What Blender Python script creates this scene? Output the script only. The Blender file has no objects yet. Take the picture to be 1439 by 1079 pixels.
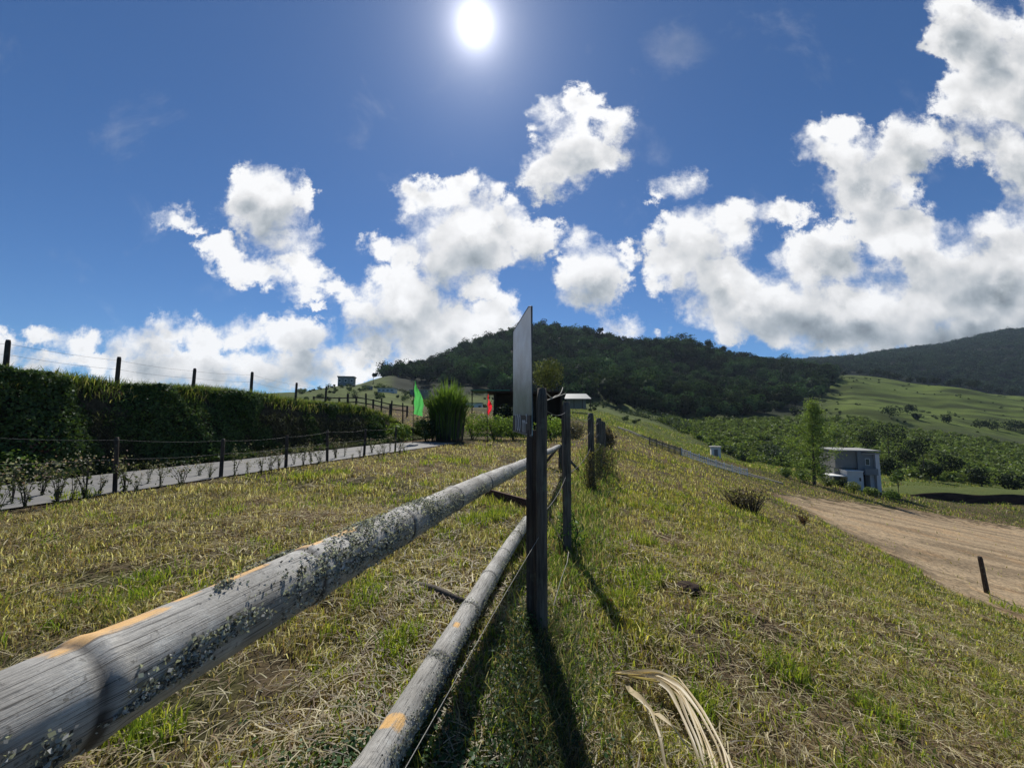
import bpy, math, random
import numpy as np
from mathutils import Vector, Matrix

S = bpy.context.scene
C = S.collection
R = math.radians
rng = np.random.default_rng(7)
random.seed(7)

# ------------------------------------------------------------------ camera
F, CX, CY, PITCH, EYE = 541.0, 719.5, 539.5, R(4.8), 1.35
cam = bpy.data.cameras.new('camera'); cam.sensor_width = 36; cam.sensor_fit = 'HORIZONTAL'
cam.lens = 36 * F / 1439; cam.clip_start = 0.02; cam.clip_end = 8000
camo = bpy.data.objects.new('camera', cam); C.objects.link(camo)
camo.location = (0, 0, EYE); camo.rotation_euler = (R(90) + PITCH, 0, 0)
S.camera = camo

def ray(x, y):
    v = (CY - y) / F
    return ((x - CX) / F, math.cos(PITCH) - v * math.sin(PITCH), math.sin(PITCH) + v * math.cos(PITCH))
def px(x, y, Y):                      # point seen at photo pixel (x, y), Y metres ahead
    d = ray(x, y); k = Y / d[1]
    return Vector((d[0] * k, Y, EYE + d[2] * k))
def zat(x, y, Y): return px(x, y, Y).z
def xat(x, Y, y=585): return px(x, y, Y).x

# ------------------------------------------------------------------ light
SUN = Vector(ray(668, 35)).normalized()
sun = bpy.data.lights.new('sun', 'SUN'); sun.energy = 5.0; sun.angle = R(0.5); sun.color = (1, .95, .87)
suno = bpy.data.objects.new('sun', sun); C.objects.link(suno)
suno.rotation_euler = SUN.to_track_quat('Z', 'Y').to_euler(); suno.location = (0, 0, 60)
EXPOSURE = 0.0
S.view_settings.view_transform = 'Standard'; S.view_settings.look = 'None'
S.view_settings.exposure = EXPOSURE; S.view_settings.gamma = 1
S.cycles.use_denoising = True
S.cycles.max_bounces = 5; S.cycles.diffuse_bounces = 3; S.cycles.glossy_bounces = 2; S.cycles.transmission_bounces = 3
S.cycles.transparent_max_bounces = 6; S.cycles.volume_bounces = 0; S.cycles.caustics_reflective = False; S.cycles.caustics_refractive = False

class NT:
    def __init__(s, tree): s.t = tree
    def n(s, kind, **kw):
        o = s.t.nodes.new(kind)
        for k, v in kw.items(): setattr(o, k, v)
        return o
    def put(s, sock, v):
        if isinstance(v, bpy.types.NodeSocket): s.t.links.new(v, sock)
        elif v is not None: sock.default_value = v
    def m(s, op, a, b=None, c=None, clamp=False):
        o = s.n('ShaderNodeMath', operation=op, use_clamp=clamp)
        for i, v in enumerate((a, b, c)): s.put(o.inputs[i], v)
        return o.outputs[0]
    def vm(s, op, a, b=None, c=None):
        o = s.n('ShaderNodeVectorMath', operation=op)
        for i, v in enumerate((a, b, c)): s.put(o.inputs[i], v)
        return o.outputs['Value'] if op in ('LENGTH', 'DOT_PRODUCT') else o.outputs[0]
    def step(s, v, a, b):
        o = s.n('ShaderNodeMapRange', interpolation_type='SMOOTHSTEP')
        s.put(o.inputs[0], v); s.put(o.inputs[1], a); s.put(o.inputs[2], b); return o.outputs[0]
    def mix(s, f, a, b, mode='MIX'):
        o = s.n('ShaderNodeMix', data_type='RGBA', blend_type=mode)
        s.put(o.inputs[0], f)
        s.put(o.inputs[6], (*a, 1) if isinstance(a, tuple) and len(a) == 3 else a)
        s.put(o.inputs[7], (*b, 1) if isinstance(b, tuple) and len(b) == 3 else b)
        return o.outputs[2]
    def noise(s, vec, scale, detail=4, rough=.55, dist=0, dim='3D'):
        o = s.n('ShaderNodeTexNoise', noise_dimensions=dim)
        s.put(o.inputs['Vector'], vec); s.put(o.inputs['Scale'], scale); s.put(o.inputs['Detail'], detail)
        s.put(o.inputs['Roughness'], rough); s.put(o.inputs['Distortion'], dist); return o.outputs['Fac']

# ------------------------------------------------------------------ sky with clouds (directions, at infinity)
CLOUDS = [  # photo x, y, rx, ry
 (378,285,58,52),(345,262,26,30),(425,282,26,28),(395,335,44,22),(372,320,36,26),
 (248,308,32,14),(235,302,14,10),(278,320,14,8),(300,345,17,12),(345,378,38,19),(318,362,22,14),(390,388,30,17),(415,370,28,20),(440,392,24,15),
 (425,412,30,11),(470,404,18,9),(497,415,22,10),(447,430,12,6),
 (655,332,84,74),(600,278,36,28),(578,264,18,16),(640,268,16,14),(690,312,52,46),(745,335,44,36),(772,326,18,20),(625,370,48,48),(668,402,38,26),
 (532,345,18,16),(568,358,26,28),(548,398,34,34),(522,445,38,34),(570,430,70,62),(630,470,90,58),(695,455,46,46),(520,480,40,28),
 (830,388,54,52),(812,340,20,18),(882,362,20,14),
 (808,208,46,56),(768,240,36,42),(812,148,34,28),(862,178,30,34),(852,222,36,26),(772,162,22,22),
 (952,262,32,17),(925,275,16,9),(975,255,16,12),
 (80,474,34,14),(112,486,26,16),(205,488,58,34),(240,468,34,22),(290,478,22,18),(345,472,40,28),(385,462,34,26),(425,478,48,30),(480,500,44,28),
 (250,520,120,34),(400,520,150,30),(110,510,90,13),(60,520,60,10),
 (602,488,28,17),(578,498,22,12),(868,462,28,15),(890,470,20,12),
 (985,335,72,48),(1035,308,40,28),(950,372,44,44),(1012,392,64,42),(1095,300,40,14),
 (1150,372,72,50),(1060,430,110,52),(1180,442,170,62),(1380,440,180,84),(1180,345,48,36),
 (1225,262,74,66),(1148,200,32,30),(1180,188,34,20),(1285,202,52,42),(1200,238,44,54),(1270,335,70,54),
 (1395,325,60,34),(1400,390,110,66),(1345,48,40,52),(1385,62,70,64),(1372,142,62,54),(1438,118,60,90),(1425,215,50,52),(1362,205,36,30),(1345,18,34,30),
 (1520,60,90,110),(1540,300,120,200),(1600,480,220,90),(-70,500,110,50),(-180,300,120,50),(-300,480,160,60),(700,-240,160,50),(1250,-200,140,60),
]
w = bpy.data.worlds.new('World'); S.world = w; w.use_nodes = True
nt = w.node_tree; nt.nodes.clear(); N = NT(nt)
w.cycles.sampling_method = 'MANUAL'; w.cycles.sample_map_resolution = 512
out = N.n('ShaderNodeOutputWorld'); bg = N.n('ShaderNodeBackground')
tc = N.n('ShaderNodeTexCoord').outputs['Generated']
sky = N.n('ShaderNodeTexSky', sky_type='NISHITA', sun_disc=False)
sky.sun_elevation = math.asin(SUN.z); sky.sun_rotation = math.atan2(SUN.x, SUN.y)
sky.altitude = 1800; sky.air_density = 1.0; sky.dust_density = 0.15; sky.ozone_density = 2.5
SKY_STRENGTH = 0.08
skyc = N.mix(1.0, sky.outputs[0], (.47, .77, 1.06), 'MULTIPLY')
sep = N.n('ShaderNodeSeparateXYZ'); N.put(sep.inputs[0], tc)
dy = N.m('MAXIMUM', sep.outputs[1], .05)
u = N.m('DIVIDE', sep.outputs[0], dy); v = N.m('DIVIDE', sep.outputs[2], dy)
comb = N.n('ShaderNodeCombineXYZ'); N.put(comb.inputs[0], u); N.put(comb.inputs[1], v); uv = comb.outputs[0]
wn1 = N.noise(uv, 10, 6, .68); wn2 = N.noise(N.vm('ADD', uv, (7.3, 2.1, 4)), 10, 6, .68)
wc = N.n('ShaderNodeCombineXYZ')
N.put(wc.inputs[0], N.m('MULTIPLY', N.m('SUBTRACT', wn1, .5), .15)); N.put(wc.inputs[1], N.m('MULTIPLY', N.m('SUBTRACT', wn2, .5), .15))
uvw = N.vm('ADD', uv, wc.outputs[0])
def gno(x, y):
    d = ray(x, y); return d[0] / d[1], d[2] / d[1]
uvs = N.vm('ADD', uvw, tuple(((SUN.x / SUN.y) * .05 - 0.0, .06, 0)))       # a step towards the sun, for the lit side of the clouds
field = None; fields = None
def blob(p, x, y, rx, ry, k):
    c = gno(x, y); a = gno(x + rx, y); b = gno(x, y - ry); ru = abs(a[0] - c[0]) * k; rv = abs(b[1] - c[1]) * k
    q = N.vm('LENGTH', N.vm('MULTIPLY_ADD', p, (1 / ru, 1 / rv, 0), (-c[0] / ru, -c[1] / rv, 0)))
    return N.m('MULTIPLY', N.m('SUBTRACT', 1.0, q), min(1.0, .34 + ry / 85))
for (x, y, rx, ry) in CLOUDS:
    b_ = blob(uvw, x, y, rx, ry, 1.02 if ry > 24 else 1.30)
    field = b_ if field is None else N.m('SMOOTH_MAX', field, b_, .12)
    if ry >= 30:
        b_ = blob(uvs, x, y, rx, ry, 1.02); fields = b_ if fields is None else N.m('SMOOTH_MAX', fields, b_, .12)
side = N.m('MULTIPLY', N.m('MINIMUM', N.m('MAXIMUM', N.m('SUBTRACT', field, N.m('MAXIMUM', fields, -.6)), -.5), .6), .42)
field = N.m('MAXIMUM', field, -1)
billow = N.noise(uv, 15, 8, .66, .2)
soft = N.noise(uv, 13, 2.5, .45, .2)
soft2 = N.noise(N.vm('ADD', uv, (-.004, .020, 0)), 13, 2.5, .45, .2)
dens = N.m('ADD', N.m('ADD', field, N.m('MULTIPLY', N.m('SUBTRACT', N.noise(uv, 6, 3, .5, .3), .5), .55)), N.m('MULTIPLY', N.m('SUBTRACT', billow, .5), 1.05))
alpha = N.step(dens, -.10, N.m('ADD', .16, N.m('MULTIPLY', N.step(N.noise(uv, 7, 2, .5), .38, .65), .48)))
body = N.m('ADD', field, N.m('MULTIPLY', N.m('SUBTRACT', soft, .5), .7))
big = N.noise(uv, 4.5, 2, .5)
thick = N.m('MULTIPLY', N.step(body, .10, .75), N.m('ADD', .55, N.m('MULTIPLY', N.step(big, .35, .65), .45)))
wide = N.noise(uv, 5.5, 2, .4); wide2 = N.noise(N.vm('ADD', uv, (-.008, .05, 0)), 5.5, 2, .4)
lit = N.m('ADD', N.m('ADD', N.m('MULTIPLY', N.m('SUBTRACT', soft, soft2), .5), N.m('MULTIPLY', N.m('SUBTRACT', wide, wide2), 1.2)), N.m('MULTIPLY', N.m('SUBTRACT', billow, .5), .26))
lum = N.m('ADD', N.m('ADD', N.m('SUBTRACT', .90, N.m('MULTIPLY', thick, .30)), side), lit)
lum = N.m('SUBTRACT', lum, N.m('MULTIPLY', N.m('MULTIPLY', N.step(u, .45, 1.2), N.step(v, .42, .10)), N.m('MULTIPLY', N.step(big, .3, .62), .34)))
lum = N.m('SUBTRACT', lum, N.m('MULTIPLY', N.m('MULTIPLY', N.step(v, .30, .05), N.step(body, .05, .4)), .20))
lum = N.m('MAXIMUM', N.m('MINIMUM', lum, 1.0), .25)
cc = N.mix(N.step(lum, .85, .3), (1.0, 1.0, 1.0), (.80, .91, 1.0))
lumc = N.n('ShaderNodeCombineXYZ')
for i in range(3): N.put(lumc.inputs[i], lum)
cloudcol = N.mix(1.0, cc, lumc.outputs[0], 'MULTIPLY')
front = N.step(sep.outputs[1], .06, .2)
# thin veils
veil = N.m('MULTIPLY', N.step(N.noise(uv, 4.2, 7, .6, .4), .56, .80), .16)
c = gno(952, 68); q = N.vm('LENGTH', N.vm('MULTIPLY_ADD', uvw, (1 / .12, 1 / .09, 0), (-c[0] / .12, -c[1] / .09, 0)))
veil = N.m('ADD', veil, N.m('MULTIPLY', N.step(q, 1.0, .1), .16))
# sun and its aureole
ang = N.m('ARCCOSINE', N.m('MINIMUM', N.vm('DOT_PRODUCT', tc, tuple(SUN)), .999999))
disc = N.step(ang, .024, .006)
def gauss(k, wd): return N.m('MULTIPLY', N.m('EXPONENT', N.m('MULTIPLY', N.m('POWER', N.m('DIVIDE', ang, wd), 1.3), -1)), k)
aur = N.m('ADD', gauss(2.0, .027), N.m('ADD', gauss(.40, .08), gauss(.09, .25)))
skys = N.vm('SCALE', skyc, None); nt.nodes[-1].inputs['Scale'].default_value = SKY_STRENGTH
base = N.mix(N.m('MULTIPLY', N.m('ADD', N.m('MULTIPLY', alpha, .97), veil), front, None, True), skys, cloudcol)
glow = N.vm('SCALE', (1.0, .97, 1.0), None); N.put(nt.nodes[-1].inputs['Scale'], N.m('ADD', aur, N.m('MULTIPLY', disc, 6)))
tot = N.vm('ADD', base, glow)
N.put(bg.inputs[0], tot); bg.inputs[1].default_value = 1.0
nt.links.new(bg.outputs[0], out.inputs[0])

# ------------------------------------------------------------------ numpy noise
_perm = np.random.default_rng(3).random((256, 256))
def vnoise(x, y):
    xi = np.floor(x).astype(int); yi = np.floor(y).astype(int); fx = x - xi; fy = y - yi
    fx = fx * fx * (3 - 2 * fx); fy = fy * fy * (3 - 2 * fy)
    g = lambda a, b: _perm[a & 255, b & 255]
    return (g(xi, yi) * (1 - fx) + g(xi + 1, yi) * fx) * (1 - fy) + (g(xi, yi + 1) * (1 - fx) + g(xi + 1, yi + 1) * fx) * fy
def fbm(x, y, o=4):
    s = 0; a = .5; t = 0
    for i in range(o):
        s = s + a * vnoise(x * 2 ** i + 17 * i, y * 2 ** i + 31 * i); t += a; a *= .5
    return s / t
def sst(a, b, v):
    t = np.clip((v - a) / (b - a), 0, 1); return t * t * (3 - 2 * t)

# ------------------------------------------------------------------ terrain
def fence_t(X, Y): return X - (-.42 + .24 * Y)            # metres right of the wire fence
def road_t(X, Y): return (-13.0 + .33 * Y) - X            # metres left of the far edge of the lane
def lot_z(X, Y): return -2.27 - .205 * (62 - 6 * np.logaddexp(0, (62 - X) / 6)) + .054 * Y
def near_z(X, Y, fine=True):
    X = np.asarray(X, float); Y = np.asarray(Y, float)
    Yc = np.clip(Y, 0, 60)
    dip = .11 - .045 * np.minimum(Yc, 12) + .23 * sst(12, 25, Yc)
    z = dip * sst(-7, -1.0, X - .1 * Yc) + -.06 * sst(0, 8, -X) + .012 * np.clip(Yc - 25, 0, 40)
    t = fence_t(X, Y)
    sl = -.38 * .9 * np.logaddexp(0, (t - 1.3) / .9)
    z = z + sl
    lot = lot_z(X, Y) - 30 * sst(7, 3, t)
    d = .35
    z = d * np.logaddexp(z / d, lot / d)
    # road bench and bank on the left
    rt = road_t(X, Y)
    hb = np.clip(2.66 - .044 * Y, 1.45, 2.36) + (fbm(Y * .45 + 3, X * 0 + 7.5, 3) - .5) * .4 + .035 * np.clip(Y - 22, 0, 60)
    bank = sst(.25, 1.25, rt) * hb + .03 * np.clip(rt - 2, 0, 60)
    endb = sst(25, 20.0, Y) * .8 + .2 + sst(26.0, 60, Y) * .5
    z = z + bank * np.clip(endb, 0, 1) * sst(-.2, .3, rt)
    if fine:
        rough = sst(-1.0, -4.2, rt) * sst(30, 5, t) + .15
        nearlane = sst(-4.6, -3.9, rt) * sst(.3, .1, rt)
        z = z + ((fbm(X * .9, Y * .9, 4) - .5) * .16 + (fbm(X * 4, Y * 4, 2) - .5) * .035) * (1 - nearlane) * sst(22, 14, t)
    return z
COLS = {   # photo column: [(distance ahead, photo row of the ground there), ...]
 -700: [(120, 560), (250, 500), (420, 440), (700, 500)],
 -200: [(120, 565), (250, 540), (420, 500), (700, 520)],
 200: [(120, 568), (200, 562), (330, 565), (600, 575)],
 420: [(120, 565), (200, 552), (330, 560), (600, 575)],
 480: [(120, 562), (210, 541), (330, 550), (600, 570)],
 545: [(120, 562), (210, 545), (300, 528), (600, 540)],
 600: [(120, 572), (200, 560), (300, 532), (420, 512), (700, 540)],
 660: [(110, 576), (190, 562), (300, 524), (420, 491), (700, 530)],
 720: [(100, 578), (190, 565), (300, 515), (430, 470), (700, 525)],
 760: [(100, 577), (190, 565), (300, 513), (430, 462), (700, 525)],
 830: [(100, 582), (190, 570), (300, 518), (430, 471), (700, 525)],
 900: [(100, 603), (190, 582), (300, 525), (420, 489), (700, 535)],
 960: [(100, 622), (190, 594), (300, 540), (410, 484), (700, 530)],
 1050: [(100, 650), (190, 594), (300, 555), (410, 508), (700, 520), (1000, 512)],
 1110: [(100, 655), (190, 594), (300, 556), (400, 520), (560, 530), (1000, 509)],
 1200: [(100, 657), (190, 596), (280, 556), (345, 524), (500, 538), (1000, 505)],
 1300: [(100, 664), (185, 612), (270, 572), (345, 541), (500, 552), (980, 490)],
 1439: [(100, 682), (180, 630), (260, 592), (345, 557), (500, 566), (960, 465)],
 1700: [(100, 700), (180, 650), (260, 612), (345, 575), (500, 580), (960, 430)],
 2200: [(100, 690), (180, 640), (260, 600), (345, 570), (500, 560), (960, 400)],
}
_cx = sorted(COLS); YB = 62.0
_logY = np.concatenate([np.linspace(math.log(YB), math.log(1100), 150)])
_tab = np.zeros((len(_cx), len(_logY)))
for i, c in enumerate(_cx):
    zs = [float(near_z(xat(c, YB), YB, False))] + [zat(c, y, Y) for Y, y in COLS[c]]
    Ys = [YB] + [Y for Y, y in COLS[c]]
    zs.append(zs[-1] - 12); Ys.append(1150)
    zz = np.interp(_logY, np.log(Ys), zs)
    k = np.ones(7) / 7; pad = np.pad(zz, 3, mode='edge'); sm = np.convolve(pad, k, 'valid')
    sm[0] = zz[0]; sm[1] = (zz[1] * 2 + sm[1]) / 3
    _tab[i] = sm
def far_z(X, Y):
    X = np.asarray(X, float); Y = np.asarray(Y, float)
    xp = CX + F * X / np.maximum(Y, 1) * 1.0
    ii = np.interp(xp, _cx, np.arange(len(_cx))); i0 = np.clip(np.floor(ii).astype(int), 0, len(_cx) - 2); fi = ii - i0
    fi = fi * fi * (3 - 2 * fi) * .5 + fi * .5
    jj = np.interp(np.log(np.maximum(Y, 1)), _logY, np.arange(len(_logY))); j0 = np.clip(np.floor(jj).astype(int), 0, len(_logY) - 2); fj = jj - j0
    a = _tab[i0, j0] * (1 - fj) + _tab[i0, j0 + 1] * fj; b = _tab[i0 + 1, j0] * (1 - fj) + _tab[i0 + 1, j0 + 1] * fj
    z = a * (1 - fi) + b * fi
    amp = sst(70, 200, Y)
    return z + amp * ((fbm(X / 55, Y / 55, 4) - .5) * 9 * sst(80, 300, Y) + (fbm(X / 14 + 5, Y / 14, 3) - .5) * 1.0)
def gz(X, Y):
    X = np.asarray(X, float); Y = np.asarray(Y, float)
    k = sst(45, YB, Y)
    return near_z(X, Y) * (1 - k) + far_z(X, np.maximum(Y, YB)) * k
def G(X, Y): return float(gz(X, Y))
def hit(x, y, y0=.5, y1=900):                            # where the sight line of a photo pixel meets the ground
    d = ray(x, y); t = np.geomspace(y0, y1, 3000) / d[1]
    X = d[0] * t; Y = d[1] * t; Z = EYE + d[2] * t
    b = np.nonzero(Z < gz(X, Y))[0]
    i = b[0] if len(b) else len(t) - 1
    return Vector((X[i], Y[i], float(gz(X[i], Y[i]))))

# ------------------------------------------------------------------ mesh helpers
def mesh_from(name, V, Fc, mat, col=None, parent=None, smooth=False, uv=None, attrs=None):
    V = np.asarray(V, dtype=np.float32); n = Fc.shape[1] if isinstance(Fc, np.ndarray) else None
    me = bpy.data.meshes.new(name)
    if n:
        Fc = np.ascontiguousarray(Fc, dtype=np.int32)
        me.vertices.add(len(V)); me.vertices.foreach_set('co', V.ravel())
        me.loops.add(Fc.size); me.loops.foreach_set('vertex_index', Fc.ravel())
        me.polygons.add(len(Fc)); me.polygons.foreach_set('loop_start', np.arange(0, Fc.size, n, dtype=np.int32))
        me.update(calc_edges=True)
    else:
        me.from_pydata([tuple(map(float, p)) for p in V], [], Fc); me.update()
    if smooth: me.polygons.foreach_set('use_smooth', np.ones(len(me.polygons), dtype=bool))
    if col is not None:
        a = me.color_attributes.new('Col', 'FLOAT_COLOR', 'POINT')
        cc = np.ones((len(V), 4), np.float32); cc[:, :3] = col; a.data.foreach_set('color', cc.ravel())
    if attrs:
        for k, val in attrs.items():
            a = me.attributes.new(k, 'FLOAT', 'POINT'); a.data.foreach_set('value', np.asarray(val, np.float32))
    if uv is not None:
        a = me.attributes.new('tuv', 'FLOAT_VECTOR', 'POINT'); a.data.foreach_set('vector', np.asarray(uv, np.float32).ravel())
    if mat: me.materials.append(mat)
    o = bpy.data.objects.new(name, me); C.objects.link(o)
    if parent: o.parent = parent
    return o
class MB:
    """collects shapes that become ONE mesh object"""
    def __init__(s): s.v = []; s.f = []; s.c = []; s.n = 0
    def add(s, V, Fs, col=(.5, .5, .5)):
        V = np.asarray(V, float); s.v.append(V); s.f += [tuple(int(i) + s.n for i in f) for f in Fs]
        s.c.append(np.broadcast_to(np.asarray(col, float), (len(V), 3))); s.n += len(V); return s
    def box(s, c, sz, rz=0, col=(.5, .5, .5), M=None):
        h = np.array(sz) / 2; V = np.array([[x, y, z] for x in (-1, 1) for y in (-1, 1) for z in (-1, 1)]) * h
        if rz: ca, sa = math.cos(rz), math.sin(rz); V = V @ np.array([[ca, sa, 0], [-sa, ca, 0], [0, 0, 1]])
        if M is not None: V = V @ np.array(M.to_3x3()).T
        return s.add(V + np.array(c), [(0, 1, 3, 2), (4, 6, 7, 5), (0, 4, 5, 1), (2, 3, 7, 6), (0, 2, 6, 4), (1, 5, 7, 3)], col)
    def tube(s, pts, rad, seg=8, col=(.5, .5, .5), wob=0):
        V, Fs = tube(pts, rad, seg, wob); return s.add(V, Fs, col)
    def build(s, name, mat, parent=None, loc=None, smooth=False, bevel=0):
        V = np.concatenate(s.v)
        if loc is not None: V = V - np.array(loc)
        o = mesh_from(name, V, s.f, mat, np.concatenate(s.c), parent, smooth)
        if loc is not None and parent is None: o.location = loc
        if bevel:
            m = o.modifiers.new('bevel', 'BEVEL'); m.width = bevel; m.segments = 2; m.limit_method = 'ANGLE'
        return o
def tube(pts, rad, seg=8, wob=0):
    P = np.array([tuple(p) for p in pts], float); n = len(P)
    rad = np.broadcast_to(np.asarray(rad, float), (n,))
    T = np.gradient(P, axis=0); T /= np.linalg.norm(T, axis=1)[:, None] + 1e-9
    ref = np.array([0, 0, 1.]) if abs(T[:, 2]).mean() < .8 else np.array([0, 1., 0])
    A = np.cross(np.broadcast_to(ref, T.shape), T); A /= np.linalg.norm(A, axis=1)[:, None] + 1e-9
    B = np.cross(T, A); a = np.arange(seg) / seg * 2 * math.pi
    rr = rad[:, None] * (1 + (wob * (rng.random((n, seg)) - .5) if wob else 0))
    V = P[:, None] + rr[..., None] * (np.cos(a)[None, :, None] * A[:, None] + np.sin(a)[None, :, None] * B[:, None])
    Fs = [(i * seg + j, i * seg + (j + 1) % seg, (i + 1) * seg + (j + 1) % seg, (i + 1) * seg + j) for i in range(n - 1) for j in range(seg)]
    Fs.append(tuple(range(seg - 1, -1, -1))); Fs.append(tuple((n - 1) * seg + j for j in range(seg)))
    return V.reshape(-1, 3), Fs
def empty(name, loc, label, cat, group=None, rz=0):
    o = bpy.data.objects.new(name, None); C.objects.link(o); o.location = loc; o.rotation_euler.z = rz
    o.empty_display_size = .2; return tag(o, label, cat, group)
def tag(o, label=None, cat=None, group=None, kind=None):
    if label: o['label'] = label
    if cat: o['category'] = cat
    if group: o['group'] = group
    if kind: o['kind'] = kind
    return o
def structure(o): o['kind'] = 'structure'; return o
def reloc(o, root):                                      # mesh written in world space, parent not at the origin
    o.parent = root; o.matrix_parent_inverse = Matrix.Identity(4)
    m = Matrix.LocRotScale(root.location, root.rotation_euler, None).inverted()
    o.data.transform(m); return o

# ------------------------------------------------------------------ materials
def mat(name, build):
    m = bpy.data.materials.new(name); m.use_nodes = True; m.node_tree.nodes.clear(); n = NT(m.node_tree)
    o = n.n('ShaderNodeOutputMaterial'); s = build(n); m.node_tree.links.new(s, o.inputs[0]); return m
def princ(n, col, rough=.8, spec=.3, metal=0, bump=None, bs=.3, bd=.01):
    p = n.n('ShaderNodeBsdfPrincipled'); n.put(p.inputs['Base Color'], (*col, 1) if isinstance(col, tuple) else col)
    n.put(p.inputs['Roughness'], rough); n.put(p.inputs['Specular IOR Level'], spec); n.put(p.inputs['Metallic'], metal)
    if bump is not None:
        b = n.n('ShaderNodeBump'); b.inputs['Strength'].default_value = bs; b.inputs['Distance'].default_value = bd
        n.put(b.inputs['Height'], bump); n.put(p.inputs['Normal'], b.outputs[0])
    return p.outputs[0]
def attr(n, name, what='Color'): o = n.n('ShaderNodeAttribute', attribute_name=name); return o.outputs[what]
def m_leaf(name, trans=.4, gloss=.06, rough=.45, sat=1.0):
    def b(n):
        c = attr(n, 'Col')
        g = n.n('ShaderNodeNewGeometry')
        d = n.n('ShaderNodeBsdfDiffuse'); n.put(d.inputs[0], c)
        t = n.n('ShaderNodeBsdfTranslucent'); n.put(t.inputs[0], n.mix(1.0, c, (1.25, 1.3, .7), 'MULTIPLY'))
        m = n.n('ShaderNodeMixShader'); m.inputs[0].default_value = trans
        n.put(m.inputs[1], d.outputs[0]); n.put(m.inputs[2], t.outputs[0])
        gl = n.n('ShaderNodeBsdfGlossy'); gl.inputs['Roughness'].default_value = rough; n.put(gl.inputs[0], (.8, .85, .9, 1))
        m2 = n.n('ShaderNodeMixShader'); m2.inputs[0].default_value = gloss
        n.put(m2.inputs[1], m.outputs[0]); n.put(m2.inputs[2], gl.outputs[0]); return m2.outputs[0]
    return mat(name, b)
M_GRASS = m_leaf('grass_blade', .5, .025, .5)
M_LEAF = m_leaf('leaf', .35, .022, .5)
M_FARLEAF = m_leaf('far_leaf', .22, .008, .6)
def m_plain(name, col, rough=.8, spec=.3, metal=0, var=.25, scale=6, bs=.2, bd=.01):
    def b(n):
        g = n.n('ShaderNodeTexCoord').outputs['Object']; nz = n.noise(g, scale, 5)
        c = n.mix(nz, tuple(x * (1 - var) for x in col), tuple(min(1, x * (1 + var)) for x in col))
        return princ(n, c, rough, spec, metal, nz, bs, bd)
    return mat(name, b)
def m_ground():
    def b(n):
        c = attr(n, 'Col'); g = n.n('ShaderNodeTexCoord').outputs['Object']
        a = n.noise(g, 7, 6, .65); a2 = n.noise(g, .6, 6, .6); a3 = n.noise(g, 45, 3, .6)
        c1 = n.mix(n.step(a, .35, .68), n.mix(1.0, c, (.55, .55, .55), 'MULTIPLY'), n.mix(1.0, c, (1.35, 1.3, 1.25), 'MULTIPLY'))
        c2 = n.mix(n.m('MULTIPLY', n.step(a2, .5, .65), .35), c1, n.mix(1.0, c1, (1.25, 1.0, .75), 'MULTIPLY'))
        return princ(n, c2, .95, .1, 0, n.m('ADD', a, n.m('MULTIPLY', a3, .5)), .9, .03)
    return mat('earth_and_turf', b)
M_GROUND = m_ground()
def m_wood(name, c0, c1, scale=(30, 30, 2)):
    def b(n):
        g = n.n('ShaderNodeTexCoord').outputs['Object']; mp = n.n('ShaderNodeMapping'); n.put(mp.inputs[0], g); mp.inputs['Scale'].default_value = scale
        a = n.noise(mp.outputs[0], 1.5, 6, .65); a2 = n.noise(g, 9, 4)
        c = n.mix(n.step(a, .3, .7), c0, c1); c = n.mix(n.m('MULTIPLY', n.step(a2, .55, .7), .5), c, (.16, .18, .13))
        return princ(n, c, .85, .25, 0, a, .6, .006)
    return mat(name, b)
M_POST = m_wood('weathered_post_wood', (.045, .036, .03), (.17, .145, .115))
M_DARKPOST = m_wood('dark_post_wood', (.03, .024, .02), (.09, .07, .055))
M_BARK = m_wood('bark', (.05, .04, .03), (.13, .105, .08), (6, 6, 1))
M_WIRE = m_plain('galvanised_wire', (.16, .155, .15), .6, .4, .4)
M_PALEWIRE = m_plain('pale_cord', (.42, .40, .34), .8)

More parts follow.
